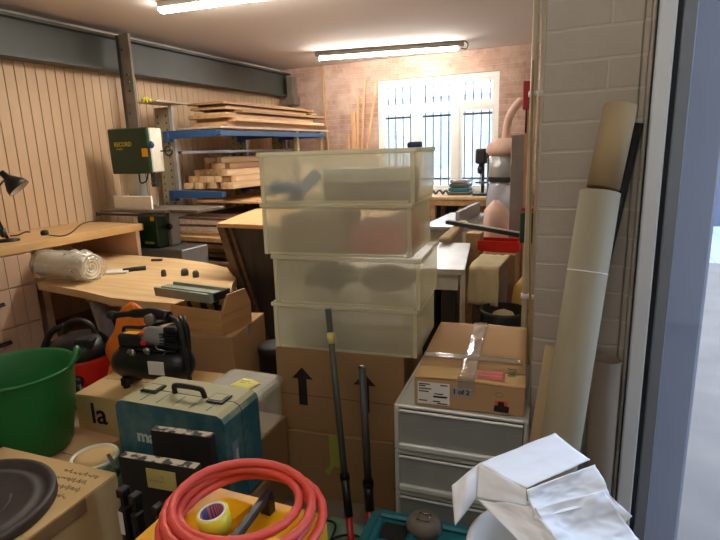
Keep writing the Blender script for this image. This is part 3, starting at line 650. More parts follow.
# cloth over corner of table saw
cx0=at(474,236,z=.91)
def cloth(u,v):
    x=-.640+.165*u; ang=v
    p=Vector((x,2.80-.004+(.36*(1-v*1.6) if v<.62 else 0),.915 if v<.62 else .915-(v-.62)*.55))
    p.x+=.012*noise.noise(Vector((u*4,v*4,1))); p.y+=.014*noise.noise(Vector((u*5,v*3,5))); p.z+=.006*noise.noise(Vector((u*6,v*6,3))); return p
solo(MB().sheet(cloth,12,20,.003),'folded_cloth','tan','beige cloth hanging over the right corner of the table saw','cloth')
bx=thing('saw_side_box','dark brown cabinet under the beige cloth','cabinet',(-.6,3.0,0))
MB().box(-.625,-.49,2.84,3.2,0,.905,.005).build('body','boardD',bx,world=True)
MB().box(-.615,-.50,2.825,2.839,.1,.6,.003).build('door','darkwood',bx,world=True)
# dust extractor
de=thing('dust_extractor','dust extractor with a pink top filter and clear plastic bag behind the saw','dust extractor',(-.72,4.75,0))
def P(u,v,y=4.75): return at(u,v,y=y)
c0=P(507,165); r0=.15
MB().lathe([(0,1.60),(.10,1.61),(.17,1.56),(.18,1.50),(.15,1.47),(0,1.47)],c=(c0.x,4.75,0),n=24).build('top_filter','pink',de,world=True)
MB().lathe([(0,1.47),(.15,1.47),(.155,1.28),(.13,1.24),(0,1.24)],c=(c0.x,4.75,0),n=24).build('drum','greymet',de,world=True)
MB().lathe([(.158,1.29),(.162,1.27),(.158,1.25)],c=(c0.x,4.75,0),n=24).build('clamp_band','black',de,world=True)
def bagf(u,v):
    th=u*2*math.pi; zz=1.25-.62*v; r=.14+.035*math.sin(min(1,v*1.2)*math.pi)+.02*noise.noise(Vector((math.cos(th)*2,math.sin(th)*2,v*4)))
    if v>.93: r*=(1-(v-.93)*8)
    return Vector((c0.x+r*math.cos(th),4.75+r*math.sin(th),zz))
MB().sheet(bagf,28,16,.002).build('clear_bag','bagclear',de,world=True)
MB().lathe([(0,.02),(.18,.02),(.20,.06),(.18,.12),(0,.14)],c=(c0.x,4.75,0),n=24).build('base','black',de,world=True)
for dx in (-.16,.16): MB().tube([(c0.x+dx,4.75,.1),(c0.x+dx,4.75,1.45)],.010,6).build('post','steel',de,world=True)
MB().tube([P(503,158),P(506,135),P(509,118),P(516,106),P(522,100)],.034,10,smoothp=4).build('duct','pink',de,world=True)
# pink sack
def sack(cx,cy,z0,rx,ry,h,seed,lean=(0,0)):
    t=MB(); 
    def f(u,v):
        th=u*2*math.pi; prof=math.sin(min(1,(v*.9+.1))*math.pi*.62)**.6*(1-.45*v*v); k=1+.16*noise.noise(Vector((math.cos(th)*1.6+seed,math.sin(th)*1.6,v*2.5)))
        if v>.985: prof*=.2
        return Vector((cx+lean[0]*v+rx*prof*k*math.cos(th),cy+lean[1]*v+ry*prof*k*math.sin(th),z0+.004+h*v))
    t.sheet(f,26,14,.004); return t
pp=at(502,222,y=4.15)
solo(sack(pp.x,4.15,0,.15,.13,1.14,3,(-.05,0)),'plastic_sack','pink','pale pink plastic sack slumped below the clear dust bag','sack')
# red extinguisher-like box high, wall boards and pipes at right
rb=thing('alarm_bell','dark red box fixed high on the right beside the pipes','alarm box',P(527,94,3.8)-Vector((0,0,.06)))
p=P(527,94,3.8); MB().box(-.022,.022,-.03,.03,-.10,.08,.006).build('box','redpole',rb); MB().tube([(0,0,-.06),(.0,0,-.25)],.006,6).build('cable','ink',rb)
rb.location=p
# it is fixed to the grey standing board
gb=P(519,160,3.9)
solo(MB().box(gb.x-.055,gb.x+.06,3.90,3.93,0,1.62,.003),'standing_board','pvcgrey','tall grey-green board standing at the end by the pipes','board')
solo(MB().bar((gb.x+.09,3.84,0),(p.x+.01,3.84,1.97),.05,.02),'tall_batten','stick','narrow timber upright carrying the dark red box','batten')
# green machine part at right
gm=thing('green_machine','dark green machine housing half hidden behind the pipes','machine',(-.33,3.0,0))
a=at(519,243,y=3.0); c=at(538,213,y=3.0)
MB().box(a.x,c.x+.04,3.0,3.25,a.z,c.z,.006).build('housing','machgreen',gm,world=True)
MB().box(a.x+.02,c.x+.02,3.03,3.2,0,a.z-.001,.004).build('stand','boardC',gm,world=True)
MB().box(a.x,c.x,3.05,3.2,c.z+.001,c.z+.02).build('red_strip','redpole',gm,world=True)
# red tray and sacks between
p=at(500,243,y=3.75)
tr=thing('red_tray','small red plastic tray on a box beside the table saw','tray',(p.x,3.75,p.z-.05))
MB().prism([(-.12,-.08),(.12,-.08),(.14,.08),(-.14,.08)],0,.01).box(-.14,.14,.075,.085,.01,.075).box(-.13,.13,-.085,-.075,.01,.075).box(-.14,-.13,-.08,.08,.01,.075).box(.13,.14,-.08,.08,.01,.075).build('tray_body','red',tr)
zt=p.z-.0505
solo(MB().box(p.x-.06,p.x+.13,3.60,3.88,0,zt,.004),'cardboard_box','card3','brown cardboard box carrying the small red tray','box')
p=at(515,255,y=2.9)
solo(sack(p.x+.06,2.88,0,.10,.08,.86,8),'yellow_sack','amber','crumpled yellow sack standing under the green machine housing','sack')
bk=thing('bucket_tools','dark round basket of bits on the floor behind the taped box','basket',(at(505,272,y=2.72).x,2.715,0))
MB().lathe([(0,.0),(.09,.0),(.12,.70),(.125,.72),(.115,.72),(.085,.02),(0,.02)],n=24).build('basket','black',bk)
MB().lathe([(0,.5),(.11,.5),(.10,.62),(.05,.70),(0,.72)],n=10).build('contents','tan',bk)
p=at(499,312,y=2.5)
wb=thing('printed_bag','white bag with black print standing behind the taped box','bag',(p.x,2.50,0))
MB().box(-.07,.07,0,.07,0,.68,.012).build('bag','whitepaper',wb)
MB().prism([(-.02,.50),(.03,.48),(.045,.57),(.02,.64),(-.02,.6),(-.035,.55)],0,.002,Matrix.Translation((0,-.0005,0))@Matrix.Rotation(math.pi/2,4,'X')).build('print','ink',wb)
# ------------------------------------------------------------------ pipes beside the pier
for i,(u,r_,lb) in enumerate(((529,.013,'thin cream vertical pipe, left one of the two beside the painted pier'),(538,.016,'thicker cream vertical pipe touching the painted pier'))):
    p=at(u,200,y=2.35)
    g=thing('wall_pipe',lb,'pipe',(p.x,2.35,0),group='pipes beside the pier')
    MB().tube([(0,0,.0),(0,0,HC-.003)],r_,12).build('pipe','pipecream',g)
    for z in (.9,1.75,2.4): MB().lathe([(r_+.001,-.012),(r_+.006,-.01),(r_+.006,.01),(r_+.001,.012)],c=(0,0,z),n=14).build('clip','white',g)
q=[at(u,v,y=2.27) for u,v in ((528,170),(527,230),(529,290),(533,322),(531,345))]
q=[at(u,v,y=2.29) for u,v in ((524,262),(525,290),(529,312),(533,330))]
solo(MB().tube([at(533,60,y=2.29),at(531,160,y=2.29),at(530,240,y=2.29),at(530,300,y=2.29),Vector((at(531,340,y=2.29).x,2.29,.3)),Vector((at(531,340,y=2.29).x,2.29,0.004))],.005,6,smoothp=5),'hanging_cable','tubecard','thin pale cable hanging down between the two pipes','cable')
# ------------------------------------------------------------------ cardboard box helper
def carton(name,label,loc,rz,w,d,h,mt='card',group=None,tape=True,gap=.003,lift=0,cat='box'):
    t=thing(name,label,cat,loc,rz,group)
    b=MB().box(0,w,0,d,0,h-.004,.003); b.build('body',mt,t)
    for y0,y1,s in ((.001,d/2-gap/2,0),(d/2+gap/2,d-.001,1)):
        MB().box(.001,w-.001,y0,y1,h-.004,h,.0012).build('flap',mt,t)
    if tape: MB().box(0.0,w,d/2-.024,d/2+.024,h+.0002,h+.0008).box(-.0008,-.0002,d/2-.024,d/2+.024,h-.06,h).box(w+.0002,w+.0008,d/2-.024,d/2+.024,h-.06,h).build('tape','cleartape',t)
    return t
# ------------------------------------------------------------------ central stack
SX,SY=-1.305,1.835; SR=R(7); W_,D_=.62,.50
c1=carton('cardboard_box','large brown cardboard box on the floor, bottom of the central stack',(SX,SY,0),SR,.567,.42,.328,'card3',tape=False)
c2=carton('cardboard_box','brown cardboard box with two black arrows under the clear bins',(SX+.035,SY+.006,.3295),SR,.58,.40,.390,'card3',tape=False)
MB().prism([(.0,.0),(.022,.0),(.022,.125),(.052,.125),(.003,.178),(-.046,.125),(-.018,.125),(-.018,.0)],0,.001,Matrix.Translation((.120,-.0005,.125))@Matrix.Rotation(math.pi/2,4,'X')).build('arrow_print','ink',c2)
MB().prism([(.0,.0),(.022,.0),(.022,.125),(.052,.125),(.003,.178),(-.046,.125),(-.018,.125),(-.018,.0)],0,.001,Matrix.Translation((.405,-.0005,.125))@Matrix.Rotation(math.pi/2,4,'X')).build('arrow_print','ink',c2)
MB().box(.0,.58,-.0006,-.0002,.172,.174).build('crease','ink',c2)
MB().box(.27,.318,-.0012,-.0004,.17,.322).prism([(.245,.14),(.262,.12),(.29,.17),(.268,.172)],.0012,.0022,Matrix.Rotation(math.pi/2,4,'X')).build('green_tape','greentape',c1)
def bin_(x,y,z,w,d,h,label):
    t=thing('storage_bin',label,'storage bin',(x,y,z),SR,'clear bins in the central stack')
    b=MB(); tk=.003
    # tapered shell: outer and inner skins as a real wall
    def ring(i,zz,wd): return None
    b.box(.012,w-.012,.010,d-.010,0,tk,.001)
    b.box(.006,w-.006,.004,.004+tk,.0,h-.012,.001).box(.006,w-.006,d-.004-tk,d-.004,.0,h-.012,.001)
    b.box(.004,.004+tk,.004+tk,d-.004-tk,0,h-.012,.001).box(w-.004-tk,w-.004,.004+tk,d-.004-tk,0,h-.012,.001)
    b.build('shell','bin',t)
    r=MB()
    r.box(-.004,w+.004,-.006,.004,h-.018,h,.003).box(-.004,w+.004,d-.004,d+.006,h-.018,h,.003).box(-.004,.005,.004,d-.004,h-.018,h,.003).box(w-.005,w+.004,.004,d-.004,h-.018,h,.003)
    r.build('rim','binrim',t)
    r=MB()
    r.box(.004,.020,.0,.004,.0,h-.018,.001).box(w-.020,w-.004,.0,.004,0,h-.018,.001).box(.03,w-.03,.001,.004,0,.010)
    r.build('ribs','binrim',t); return t
zb=[.7205,.925,1.133,1.347]; hb=[.2035,.207,.213,.206]
xb=[.027,.042,.005,.007]; wb_=[.636,.636,.640,.652]
names=['clear plastic storage bin directly on the arrow box, lowest of four','clear plastic storage bin holding dark lumpy bags, second from the bottom','clear plastic storage bin of pale papers, third from the bottom','topmost clear plastic storage bin, holding blue handled tools']
BN=[]
for i in range(4): BN.append(bin_(SX+.01+xb[i],SY+.004+(.0 if i<2 else -.002),zb[i],wb_[i],.42,hb[i],names[i]))
def inb(i,mb,name,mat,label,cat,group=None):
    r=BN[i]; m=Matrix.Translation(r.location)@Matrix.Rotation(SR,4,'Z')
    mb.bm.transform(m); return solo(mb,name,mat,label,cat,group)
def lump(cx,cy,cz,rx,ry,rz_,seed,n=20):
    b=MB(); pr=[]
    t=bmesh.new(); bmesh.ops.create_icosphere(t,subdivisions=3,radius=1)
    for v in t.verts:
        k=1+.28*noise.noise(v.co*1.7+Vector((seed,0,0)))+.1*noise.noise(v.co*5+Vector((seed,0,0)))
        v.co=Vector((cx+rx*k*v.co.x,cy+ry*k*v.co.y,max(cz-rz_*.95,cz+rz_*k*v.co.z)))
    return b._merge(t,None,True)
# bin contents
inb(0,MB().box(.06,.56,.08,.34,.004,.10,.01),'folded_blanket','pvcgrey','grey folded blanket inside the lowest clear bin','blanket')
inb(1,lump(.19,.20,.075,.12,.12,.06,2),'dark_bag','blackmat','dark bag in the left half of the second bin','bag')
inb(1,lump(.46,.20,.075,.11,.12,.055,5),'dark_bag','steel','dark grey bag in the right half of the second bin','bag')
inb(2,MB().box(.05,.33,.06,.34,.004,.15,.006),'paper_stack','tubecard','stack of cream papers in the left of the third bin','papers')
inb(2,MB().box(.36,.60,.06,.34,.004,.12,.006),'paper_stack','pinkprint','pinkish folder stack in the right of the third bin','papers')
inb(3,MB().box(.25,.60,.07,.34,.004,.13,.01),'metal_case','pvcgrey','grey flat case in the topmost clear bin','case')
for k,(xx,z0) in enumerate(((.05,.07),(.10,.13))):
    t=thing('spring_clamp','blue handled clamp in the topmost bin, %s one'%('left' if k==0 else 'upper right'),'clamp',(BN[3].location.x+xx,BN[3].location.y+.04+.08*k,zb[3]+.004),SR)
    MB().bar((-.02,.01,.0+.06*(1-k)),(.10,.01,.015+z0-.06*(1)+.03),.04,.045,.006).build('handle','clampblue',t)
    MB().tube([(.0,.01,.06),(.03,.01,.15),(.10,.01,.16),(.07,.01,.08)],.003,6,smoothp=4).build('wire','steel',t)
# small dark thing lying on the top bin
hp=at(400,144,y=2.12)
q=thing('glasses_case','small dark blue case lying on the rim of the topmost bin','case',(hp.x+.015,2.27,zb[3]+hb[3]+.001),SR); q.scale=(.55,.8,.8)
MB().box(-.055,.055,-.02,.02,0,.03,.01,seg=3).build('shell','bluesteel',q)
MB().box(-.06,-.03,-.021,.021,0,.026,.006).build('end_cap','black',q)
# ------------------------------------------------------------------ poles leaning on the stack
def pole(name,label,a,b,r,tz):
    t=thing(name,label,'pole',b); a=Vector(a); b=Vector(b); L=a-b
    MB().tube([b+L*.36,a],r,12).build('upper_tube','steel',t,world=True)
    MB().tube([b,b+L*.22],r*1.0,12).build('lower_tube','redpole',t,world=True)
    MB().tube([b+L*.22,b+L*.36],r*1.25,12).lathe([(r*1.5,-.01),(r*1.5,.01)],c=tuple(b+L*.36),n=12).build('collar','black',t,world=True)
    if tz: MB().tube([b+L*tz,b+L*(tz+.045)],r*1.15,12).build('tape_band','note2',t,world=True)
    else: MB().tube([a-L*.01,a+L*.01],r*1.15,12).build('end_cap','chrome',t,world=True)
    return t
pole('telescopic_pole','tall grey pole with yellow tape band and red lower half leaning on the boxes',at(328,309,y=1.80),(-.735,1.47,.014),.0125,.86)
pole('telescopic_pole','shorter grey pole with shiny top cap and red lower half leaning on the boxes',at(362,366,y=1.80),(-.735,1.625,.015),.015,None)
solo(MB().sheet(lambda u,v: Vector((-.985+.225*u,1.40+.36*v,.006+.012*abs(noise.noise(Vector((u*4,v*4,2)))))),16,16,.003),'green_cloth','tealcloth','pale green cloth on the floor before the boxes','cloth')
q=[Vector((-.93,1.50,.03)),Vector((-.88,1.62,.04)),Vector((-.80,1.66,.03)),Vector((-.79,1.56,.035)),Vector((-.88,1.53,.03)),Vector((-.91,1.66,.05)),Vector((-.97,1.70,.03))]
solo(MB().tube(q,.005,6,smoothp=5),'black_cable','rubber','thin black cable looped on the green floor cloth','cable')
# ------------------------------------------------------------------ drawer tower and taped box
DX,DY=-.624,1.605; DRZ=R(5); dw,dd_,dh=.455,.48,.675
dt=thing('drawer_tower','cloudy plastic drawer tower standing beside the painted pier','drawer unit',(DX,DY,0),DRZ)
pit=[.0,.165,.33,.495]
for i,z0 in enumerate(pit):
    f=MB(); z1=z0+.165 if i<3 else dh
    f.box(0,.014,0,dd_,z0+.001,z1-.001,.004).box(dw-.014,dw,0,dd_,z0+.001,z1-.001,.004).box(.014,dw-.014,0,dd_,z1-.014,z1-.002,.003).box(.014,dw-.014,dd_-.006,dd_,z0+.002,z1-.014)
    f.build('drawer_frame','drawerframe',dt)
    g=MB(); a,c=z0+.012,z1-.020
    g.box(.018,dw-.018,.004,.008,a,c,.0015).box(.018,.021,.008,dd_-.02,a,c).box(dw-.021,dw-.018,.008,dd_-.02,a,c).box(.018,dw-.018,.008,dd_-.02,a,a+.003)
    dr=g.build('drawer','drawer',dt)
    MB().box(.018,dw-.018,-.012,.004,a,a+.022,.004).box(.016,dw-.016,-.002,.004,c-.008,c,.002).build('drawer_lip','drawerframe',dt).parent=dr
for i,z0 in enumerate(pit[1:]):
    o=MB().box(.05,.38,.05,.36,z0+.017,z0+.10,.01); m=Matrix.Translation((DX,DY,0))@Matrix.Rotation(DRZ,4,'Z'); o.bm.transform(m)
    solo(o,'drawer_contents',['steel2','tubecard','steel'][i],'grey folded contents in the plastic tower, %s drawer'%['second','third','top'][i],'folded goods')
BX,BY=DX+.073,DY+.012; br=R(7)
tbx=thing('taped_box','flat cardboard box crossed with clear tape on top of the drawer tower','box',(BX,BY,dh+.001),br)
bw_,bd,bh=.366,.60,.105
MB().box(0,bw_,0,bd,0,bh,.004).build('body','card',tbx)
# sagging flaps of the top, rising away
MB().sheet(lambda u,v: Vector((u*bw_,-.002+v*.10,bh+.003+.006*math.sin(v*math.pi)+.003*math.sin(u*5))),10,6,.003).build('flap','card2',tbx)
MB().sheet(lambda u,v: Vector((u*bw_,.102+v*(bd-.102),bh+.003+.006*math.sin(v*math.pi))),10,10,.003).build('flap','card',tbx)
def tp(y0,y1,x0,x1,zo): 
    return lambda u,v: Vector((x0+(x1-x0)*u,y0+(y1-y0)*v,bh+.0125+zo+.0025*noise.noise(Vector((u*3,v*9,1)))))
MB().sheet(tp(-.003,bd,.148,.205,0),6,24,.0008).sheet(tp(.165,.215,.0,.352,.001),20,4,.0008).box(.148,.205,-.0022,-.0012,bh-.03,bh+.010).build('tape','cleartape',tbx)
MB().sheet(tp(.015,.085,.21,.30,-.0008),6,6,.0006).build('pink_print','pinkprint',tbx)
for y_ in (.03,.055): MB().box(.212,.298,y_,y_+.003,bh+.0128,bh+.0132).build('print_line','redpole',tbx)
for y_ in (.20,.29,.37): MB().box(.004,.145,y_,y_+.002,bh+.0088,bh+.0098).build('crease','card3',tbx)
for y_ in (.24,.33): MB().box(.208,.35,y_,y_+.002,bh+.0088,bh+.0098).build('crease','card3',tbx)
text('3700',.038,'printgreen',tbx,(.308,.125,bh+.013),(0,0,R(-90)))
MB().box(.012,.122,-.0016,-.0005,.012,.092).build('shipping_label','label',tbx)
l=MB()
for (x0,x1,z) in ((.016,.055,.083),(.016,.040,.076),(.09,.115,.083),(.016,.060,.066),(.016,.050,.056),(.07,.10,.050),(.066,.115,.041),(.066,.112,.038),(.016,.045,.022),(.065,.09,.022),(.08,.115,.015)): l.box(x0,x1,-.0022,-.0017,z,z+.004)
l.build('label_print','ink',tbx)
MB().box(.128,.195,-.0016,-.0005,.052,.082).build('grey_sticker','pvcgrey',tbx)
text('1 of 2',.024,'ink',tbx,(.132,-.0018,.060),FACEF,bold=.0008)
MB().box(.272,.312,-.0014,-.0005,.012,.05).build('red_sticker','orangered',tbx)
MB().prism([(.268,.012),(.316,.010),(.318,.032),(.302,.034),(.300,.048),(.282,.048),(.281,.034),(.270,.033)],.0016,.0024,Matrix.Rotation(math.pi/2,4,'X')).build('sticker_print','ink',tbx)
MB().tube([(.285+.012*math.cos(k*math.pi/6),-.001,.072+.008*math.sin(k*math.pi/6)) for k in range(12)],.001,4,closed=True).build('recycle_print','printgreen',tbx)
# ------------------------------------------------------------------ tubes by the pier
def cyl_thing(name,label,a,b,r,mt,cat='tube',inner=True):
    t=thing(name,label,cat,b); a=Vector(a); b=Vector(b); d=(a-b); q=d.to_track_quat('Z','Y').to_matrix().to_4x4(); L=d.length
    MB().lathe([(0,0.001),(r,0.001),(r,L),(r-.004,L),(r-.004,L-.06),(0,L-.06)],n=28,M_=Matrix.Translation(b)@q).build('tube',mt,t,world=True); return t,q,L
lz=lambda z,dx=0: Vector((-.124+.083*z+dx,1.245+.266*z,z))
T,q,L=cyl_thing('cardboard_tube','wide greige cardboard tube leaning on the painted pier, lower sleeve',lz(1.415),lz(.016),.053,'tubegrey')
MB().lathe([(.0535,-.0015),(.0545,0),(.0535,.0015)],n=28,M_=Matrix.Translation(lz(1.20))@q).build('seam','white',T,world=True)
T2,_,_=cyl_thing('cardboard_tube','slimmer tan cardboard tube rising out of the wide leaning tube',lz(1.645,.018),lz(1.425,.006),.043,'tubecard')
cyl_thing('cardboard_tube','short yellowish tube standing left of the wide leaning tube',Vector((-.100,1.62,.95)),Vector((-.185,1.42,.012)),.030,'tubecard')
cyl_thing('cardboard_tube','short brown tube standing upright against the pier, right of the leaning tube',Vector((.044,1.695,.90)),Vector((.044,1.695,.001)),.042,'tubebrown')
cyl_thing('black_tube','thin black tube leaning behind the wide tube near the door frame',Vector((.078,1.722,1.60)),Vector((-.15,1.715,.004)),.015,'black')
# ------------------------------------------------------------------ near left: green trug
sb=carton('cardboard_box','low cardboard box under the green tub',(-2.43,1.09,0),0,.62,.345,.38,'card',tape=False)
TG=Vector((-2.115,1.235,.381))
tg=thing('rubber_tub','large dark green flexible tub with loop handles','tub',TG)
MB().lathe([(0,0),(.155,0),(.168,.015),(.198,.17),(.213,.33),(.222,.345),(.226,.352),(.220,.358),(.208,.345),(.190,.17),(.160,.025),(0,.02)],n=48).build('tub_body','green',tg)
for an in (R(38),R(218)):
    c_,s_=math.cos(an),math.sin(an)
    q=[Vector((.217*math.cos(an+d_),.217*math.sin(an+d_),.345+h_)) for d_,h_ in ((-.22,0),(-.17,.035),(0,.066),(.17,.035),(.22,0))]
    q=[p*1 + Vector((c_*.02*(1 if 0<i<4 else 0),s_*.02*(1 if 0<i<4 else 0),0)) for i,p in enumerate(q)]
    MB().tube(q,.011,8,smoothp=5).build('handle','green',tg)
# carton with "la"
la=carton('cardboard_box','cardboard box printed la carrying the compressor',(-2.150,1.492,0),R(8),.58,.36,.50,'card2',tape=False)
text('la',.14,'ink',la,(.080,-.0008,.368),FACEF,bold=.002)
# ------------------------------------------------------------------ compressor
cz=.501
cp=thing('air_compressor','black air compressor with a horizontal tank on the la box','air compressor',(-1.855,1.70,cz),R(10)); cp.scale=(.9,.9,.9)
MB().lathe([(0,-.225),(.035,-.222),(.07,-.20),(.085,-.16),(.085,.16),(.07,.20),(.035,.222),(0,.225)],n=28,M_=Matrix.Translation((0,0,.125))@Matrix.Rotation(R(90),4,'Y')).build('tank','black',cp)
MB().box(.03,.12,-.088,-.080,.10,.17,.002,M_=Matrix.Rotation(0,4,'X')).build('rating_label','label',cp)
for sx in (-.14,.15):
    MB().box(sx-.02,sx+.02,-.07,.07,.012,.055,.004).lathe([(0,0),(.018,0),(.016,.014),(0,.014)],c=(sx,-.05,-.001)).lathe([(0,0),(.018,0),(.016,.014),(0,.014)],c=(sx,.05,-.001)).build('foot','rubber',cp)
MB().box(-.16,.17,-.05,.05,.208,.22,.002).build('platform','black',cp)
MB().box(-.16,-.02,-.055,.02,.221,.29,.012).build('switch_box','blackmat',cp)
MB().box(-.125,-.05,-.04,.0,.2905,.2925).build('yellow_label','yellow',cp)
MB().lathe([(0,0),(.012,0),(.012,.02),(0,.02)],c=(-.015,-.04,.285)).build('red_knob','red',cp)
MB().box(-.02,.01,-.058,-.045,.24,.262,.002).build('red_switch','red',cp)
MB().lathe([(0,-.07),(.045,-.07),(.05,-.05),(.05,.05),(.045,.07),(0,.07)],n=20,M_=Matrix.Translation((.045,.0,.272))@Matrix.Rotation(R(90),4,'Y')).build('motor','greymet',cp)
h=MB()
h.box(.095,.185,-.045,.045,.22,.30,.008)
for i in range(5): h.box(.088,.192,-.052,.052,.235+i*.016,.241+i*.016,.001)
h.box(.10,.18,-.04,.04,.30,.335,.01); h.build('pump_head','black',cp)
MB().lathe([(0,0),(.022,0),(.024,.014),(0,.016)],M_=Matrix.Translation((-.07,-.058,.20))@Matrix.Rotation(R(90),4,'X')).build('gauge','chrome',cp)
MB().lathe([(0,0),(.02,0),(.02,.014),(0,.016)],M_=Matrix.Translation((.02,-.06,.215))@Matrix.Rotation(R(90),4,'X')).build('gauge','chrome',cp)
MB().tube([(-.18,.03,.20),(-.18,.03,.28),(-.16,.03,.30),(-.05,.03,.305),(.1,.03,.345),(.17,.03,.345),(.20,.03,.32),(.20,.03,.19)],.010,8,smoothp=4).build('carry_handle','black',cp)
MB().tube([(.06,-.05,.25),(.09,-.075,.235),(.12,-.06,.22),(.10,-.05,.19)],.004,6,smoothp=4).build('copper_pipe','chrome',cp)
# grinder / nailer lying on top and cables
ng=thing('power_tool','black long handled power tool lying across the compressor','power tool',(-1.875,1.70,cz+.318),R(8))
MB().tube([(-.17,0,.012),(-.05,0,.03),(.05,0,.035),(.14,-.01,.03)],[.014,.022,.028,.024],12,smoothp=4).build('body','black',ng)
MB().lathe([(0,0),(.024,0),(.026,.02),(.02,.03),(0,.03)],M_=Matrix.Translation((.06,-.028,.02))@Matrix.Rotation(R(90),4,'X')).build('dial','steel2',ng)
MB().tube([(.14,-.01,.03),(.19,-.02,.0),(.22,-.04,-.10),(.235,-.05,-.22)],.011,8,smoothp=4).build('cord','rubber',ng)
MB().lathe([(0,-.02),(.018,-.02),(.02,.0),(.018,.02),(0,.02)],M_=Matrix.Translation((-.18,0,.014))@Matrix.Rotation(R(90),4,'Y')).build('end_knob','black',ng)
for k in range(3):
    q=[Vector((-1.76+.02*k,1.76+.015*k,.83)),Vector((-1.72+.02*k,1.745,.81)),Vector((-1.695+.012*k,1.715+.01*k,.73)),Vector((-1.68+.014*k,1.70+.014*k,.61)),Vector((-1.72+.012*k,1.69+.01*k,.517))]
    solo(MB().tube(q,.007,6,smoothp=5),'black_cable','rubber','black cable drooping at the right of the compressor, %s of three'%(['innermost','middle','outermost'][k]),'cable')
# orange bag behind
ob=at(128,338,y=1.92)
t=MB()
def bagf2(u,v):
    th=u*2*math.pi; a_=at(112,345,y=1.80); b_=at(150,309,y=2.0)
    r=(.085*math.sin(min(1,.12+v*.86)*math.pi)**.7+.012)*(1+.3*noise.noise(Vector((math.cos(th)*1.5,math.sin(th)*1.5,v*4)))+.35*noise.noise(Vector((math.cos(th)*5,math.sin(th)*5,v*3))))
    if v>.97: r*=.3
    z0=.20; base=Vector((-2.38,1.98,z0)); tip=Vector((-2.24,1.96,.80))
    p=base.lerp(tip,v); return p+Vector((r*1.3*math.cos(th),r*.8*math.sin(th),0))
solo(MB().sheet(bagf2,28,18,.002),'orange_bag','orange','bright orange mesh bag slumped behind the compressor','bag')
# ------------------------------------------------------------------ big carton with tool tote
bb=carton('cardboard_box','big open cardboard box carrying the wooden tool tote',(-2.195,1.99,0),R(12),.50,.43,.62,'card',tape=True)
tt=thing('tool_tote','small wooden crate of tools on the big cardboard box','crate',(-2.11,2.11,.622),R(-2))
MB().box(0,.34,0,.23,0,.012).build('bottom','crate',tt)
MB().box(0,.34,0,.012,.012,.13,.002).build('front_board','crate',tt); MB().box(0,.34,.218,.23,.012,.13,.002).build('back_board','crate',tt)
MB().prism([(.0,0),(.23,0),(.23,.13),(.19,.21),(.05,.21),(.0,.13)],0,.014,Matrix(((0,0,1,.341),(1,0,0,0),(0,1,0,0),(0,0,0,1)))).build('end_board','boardC',tt)
MB().prism([(.0,0),(.23,0),(.23,.13),(.0,.13)],0,.012,Matrix(((0,0,1,-.013),(1,0,0,0),(0,1,0,0),(0,0,0,1)))).build('end_board','crate',tt)
for k,(xx,yy_,l_,r_,lb) in enumerate(((.07,.115,.20,.03,'left'),(.17,.12,.18,.028,'middle'),(.27,.115,.19,.034,'right'))):
    g=thing('hand_plane','dark metal hand tool in the wooden tote, %s one'%lb,'hand tool',Matrix.Translation(tt.location)@Matrix.Rotation(R(-2),4,'Z')@Vector((xx,yy_,.014)),R(8*k-6))
    MB().box(-.03,.03,-.07,.07,0,.06,.008).build('body','steel',g)
    MB().lathe([(0,0),(.014,0),(.012,.03),(r_*.7,.05),(r_*.7,.075),(0,.09)],c=(0,.04,.058)).build('knob','black',g)
    MB().tube([(0,-.03,.055),(0,-.05,.10),(0,-.06,.125)],.012,8).build('handle','ink',g)
    MB().lathe([(0,0),(.02,0),(.022,.01),(.018,.012),(0,.012)],M_=Matrix.Translation((0,-.072,.04))@Matrix.Rotation(R(90),4,'X')).build('blade_screw','chrome',g)
al=thing('aluminium_channel','pale grey aluminium extrusion lying across the wooden tool tote','extrusion',(-1.93,2.1,.80),R(-2))
a=Vector((-.27,0,0)); 
pr=[(-.055,0),(.055,0),(.06,.05),(.05,.05),(.045,.012),(.02,.012),(.02,.045),(-.02,.045),(-.02,.012),(-.045,.012),(-.05,.05),(-.06,.05)]
e0=at(154,290,y=2.15); e1=at(222,284,y=2.15)
mm=Matrix.Translation((-2.20,2.16,.762))@Matrix.Rotation(R(-4),4,'Z')@Matrix(((0,0,1,0),(1,0,0,0),(0,1,0,0),(0,0,0,1)))
al.location=(-2.0,2.15,.762); 
MB().prism([(x*1.25,z+.04) for x,z in pr],0,.40,mm).build('channel','alugreen',al,world=True)
MB().box(-.012,.0,-.06,.06,.045,.09,.003,M_=Matrix.Translation((-1.785,2.145,.762))@Matrix.Rotation(R(-4),4,'Z')).build('end_bracket','black',al,world=True)
# canister
cn=thing('round_canister','round black canister with a red knob between the cartons','canister',(-1.655,2.39,0))
MB().lathe([(0,0),(.085,0),(.09,.02),(.09,.44),(.094,.445),(.094,.47),(.08,.485),(0,.49)],n=28).build('body','blackmat',cn)
MB().lathe([(0,0),(.014,0),(.014,.03),(0,.034)],c=(.045,0,.489)).build('knob','red',cn)
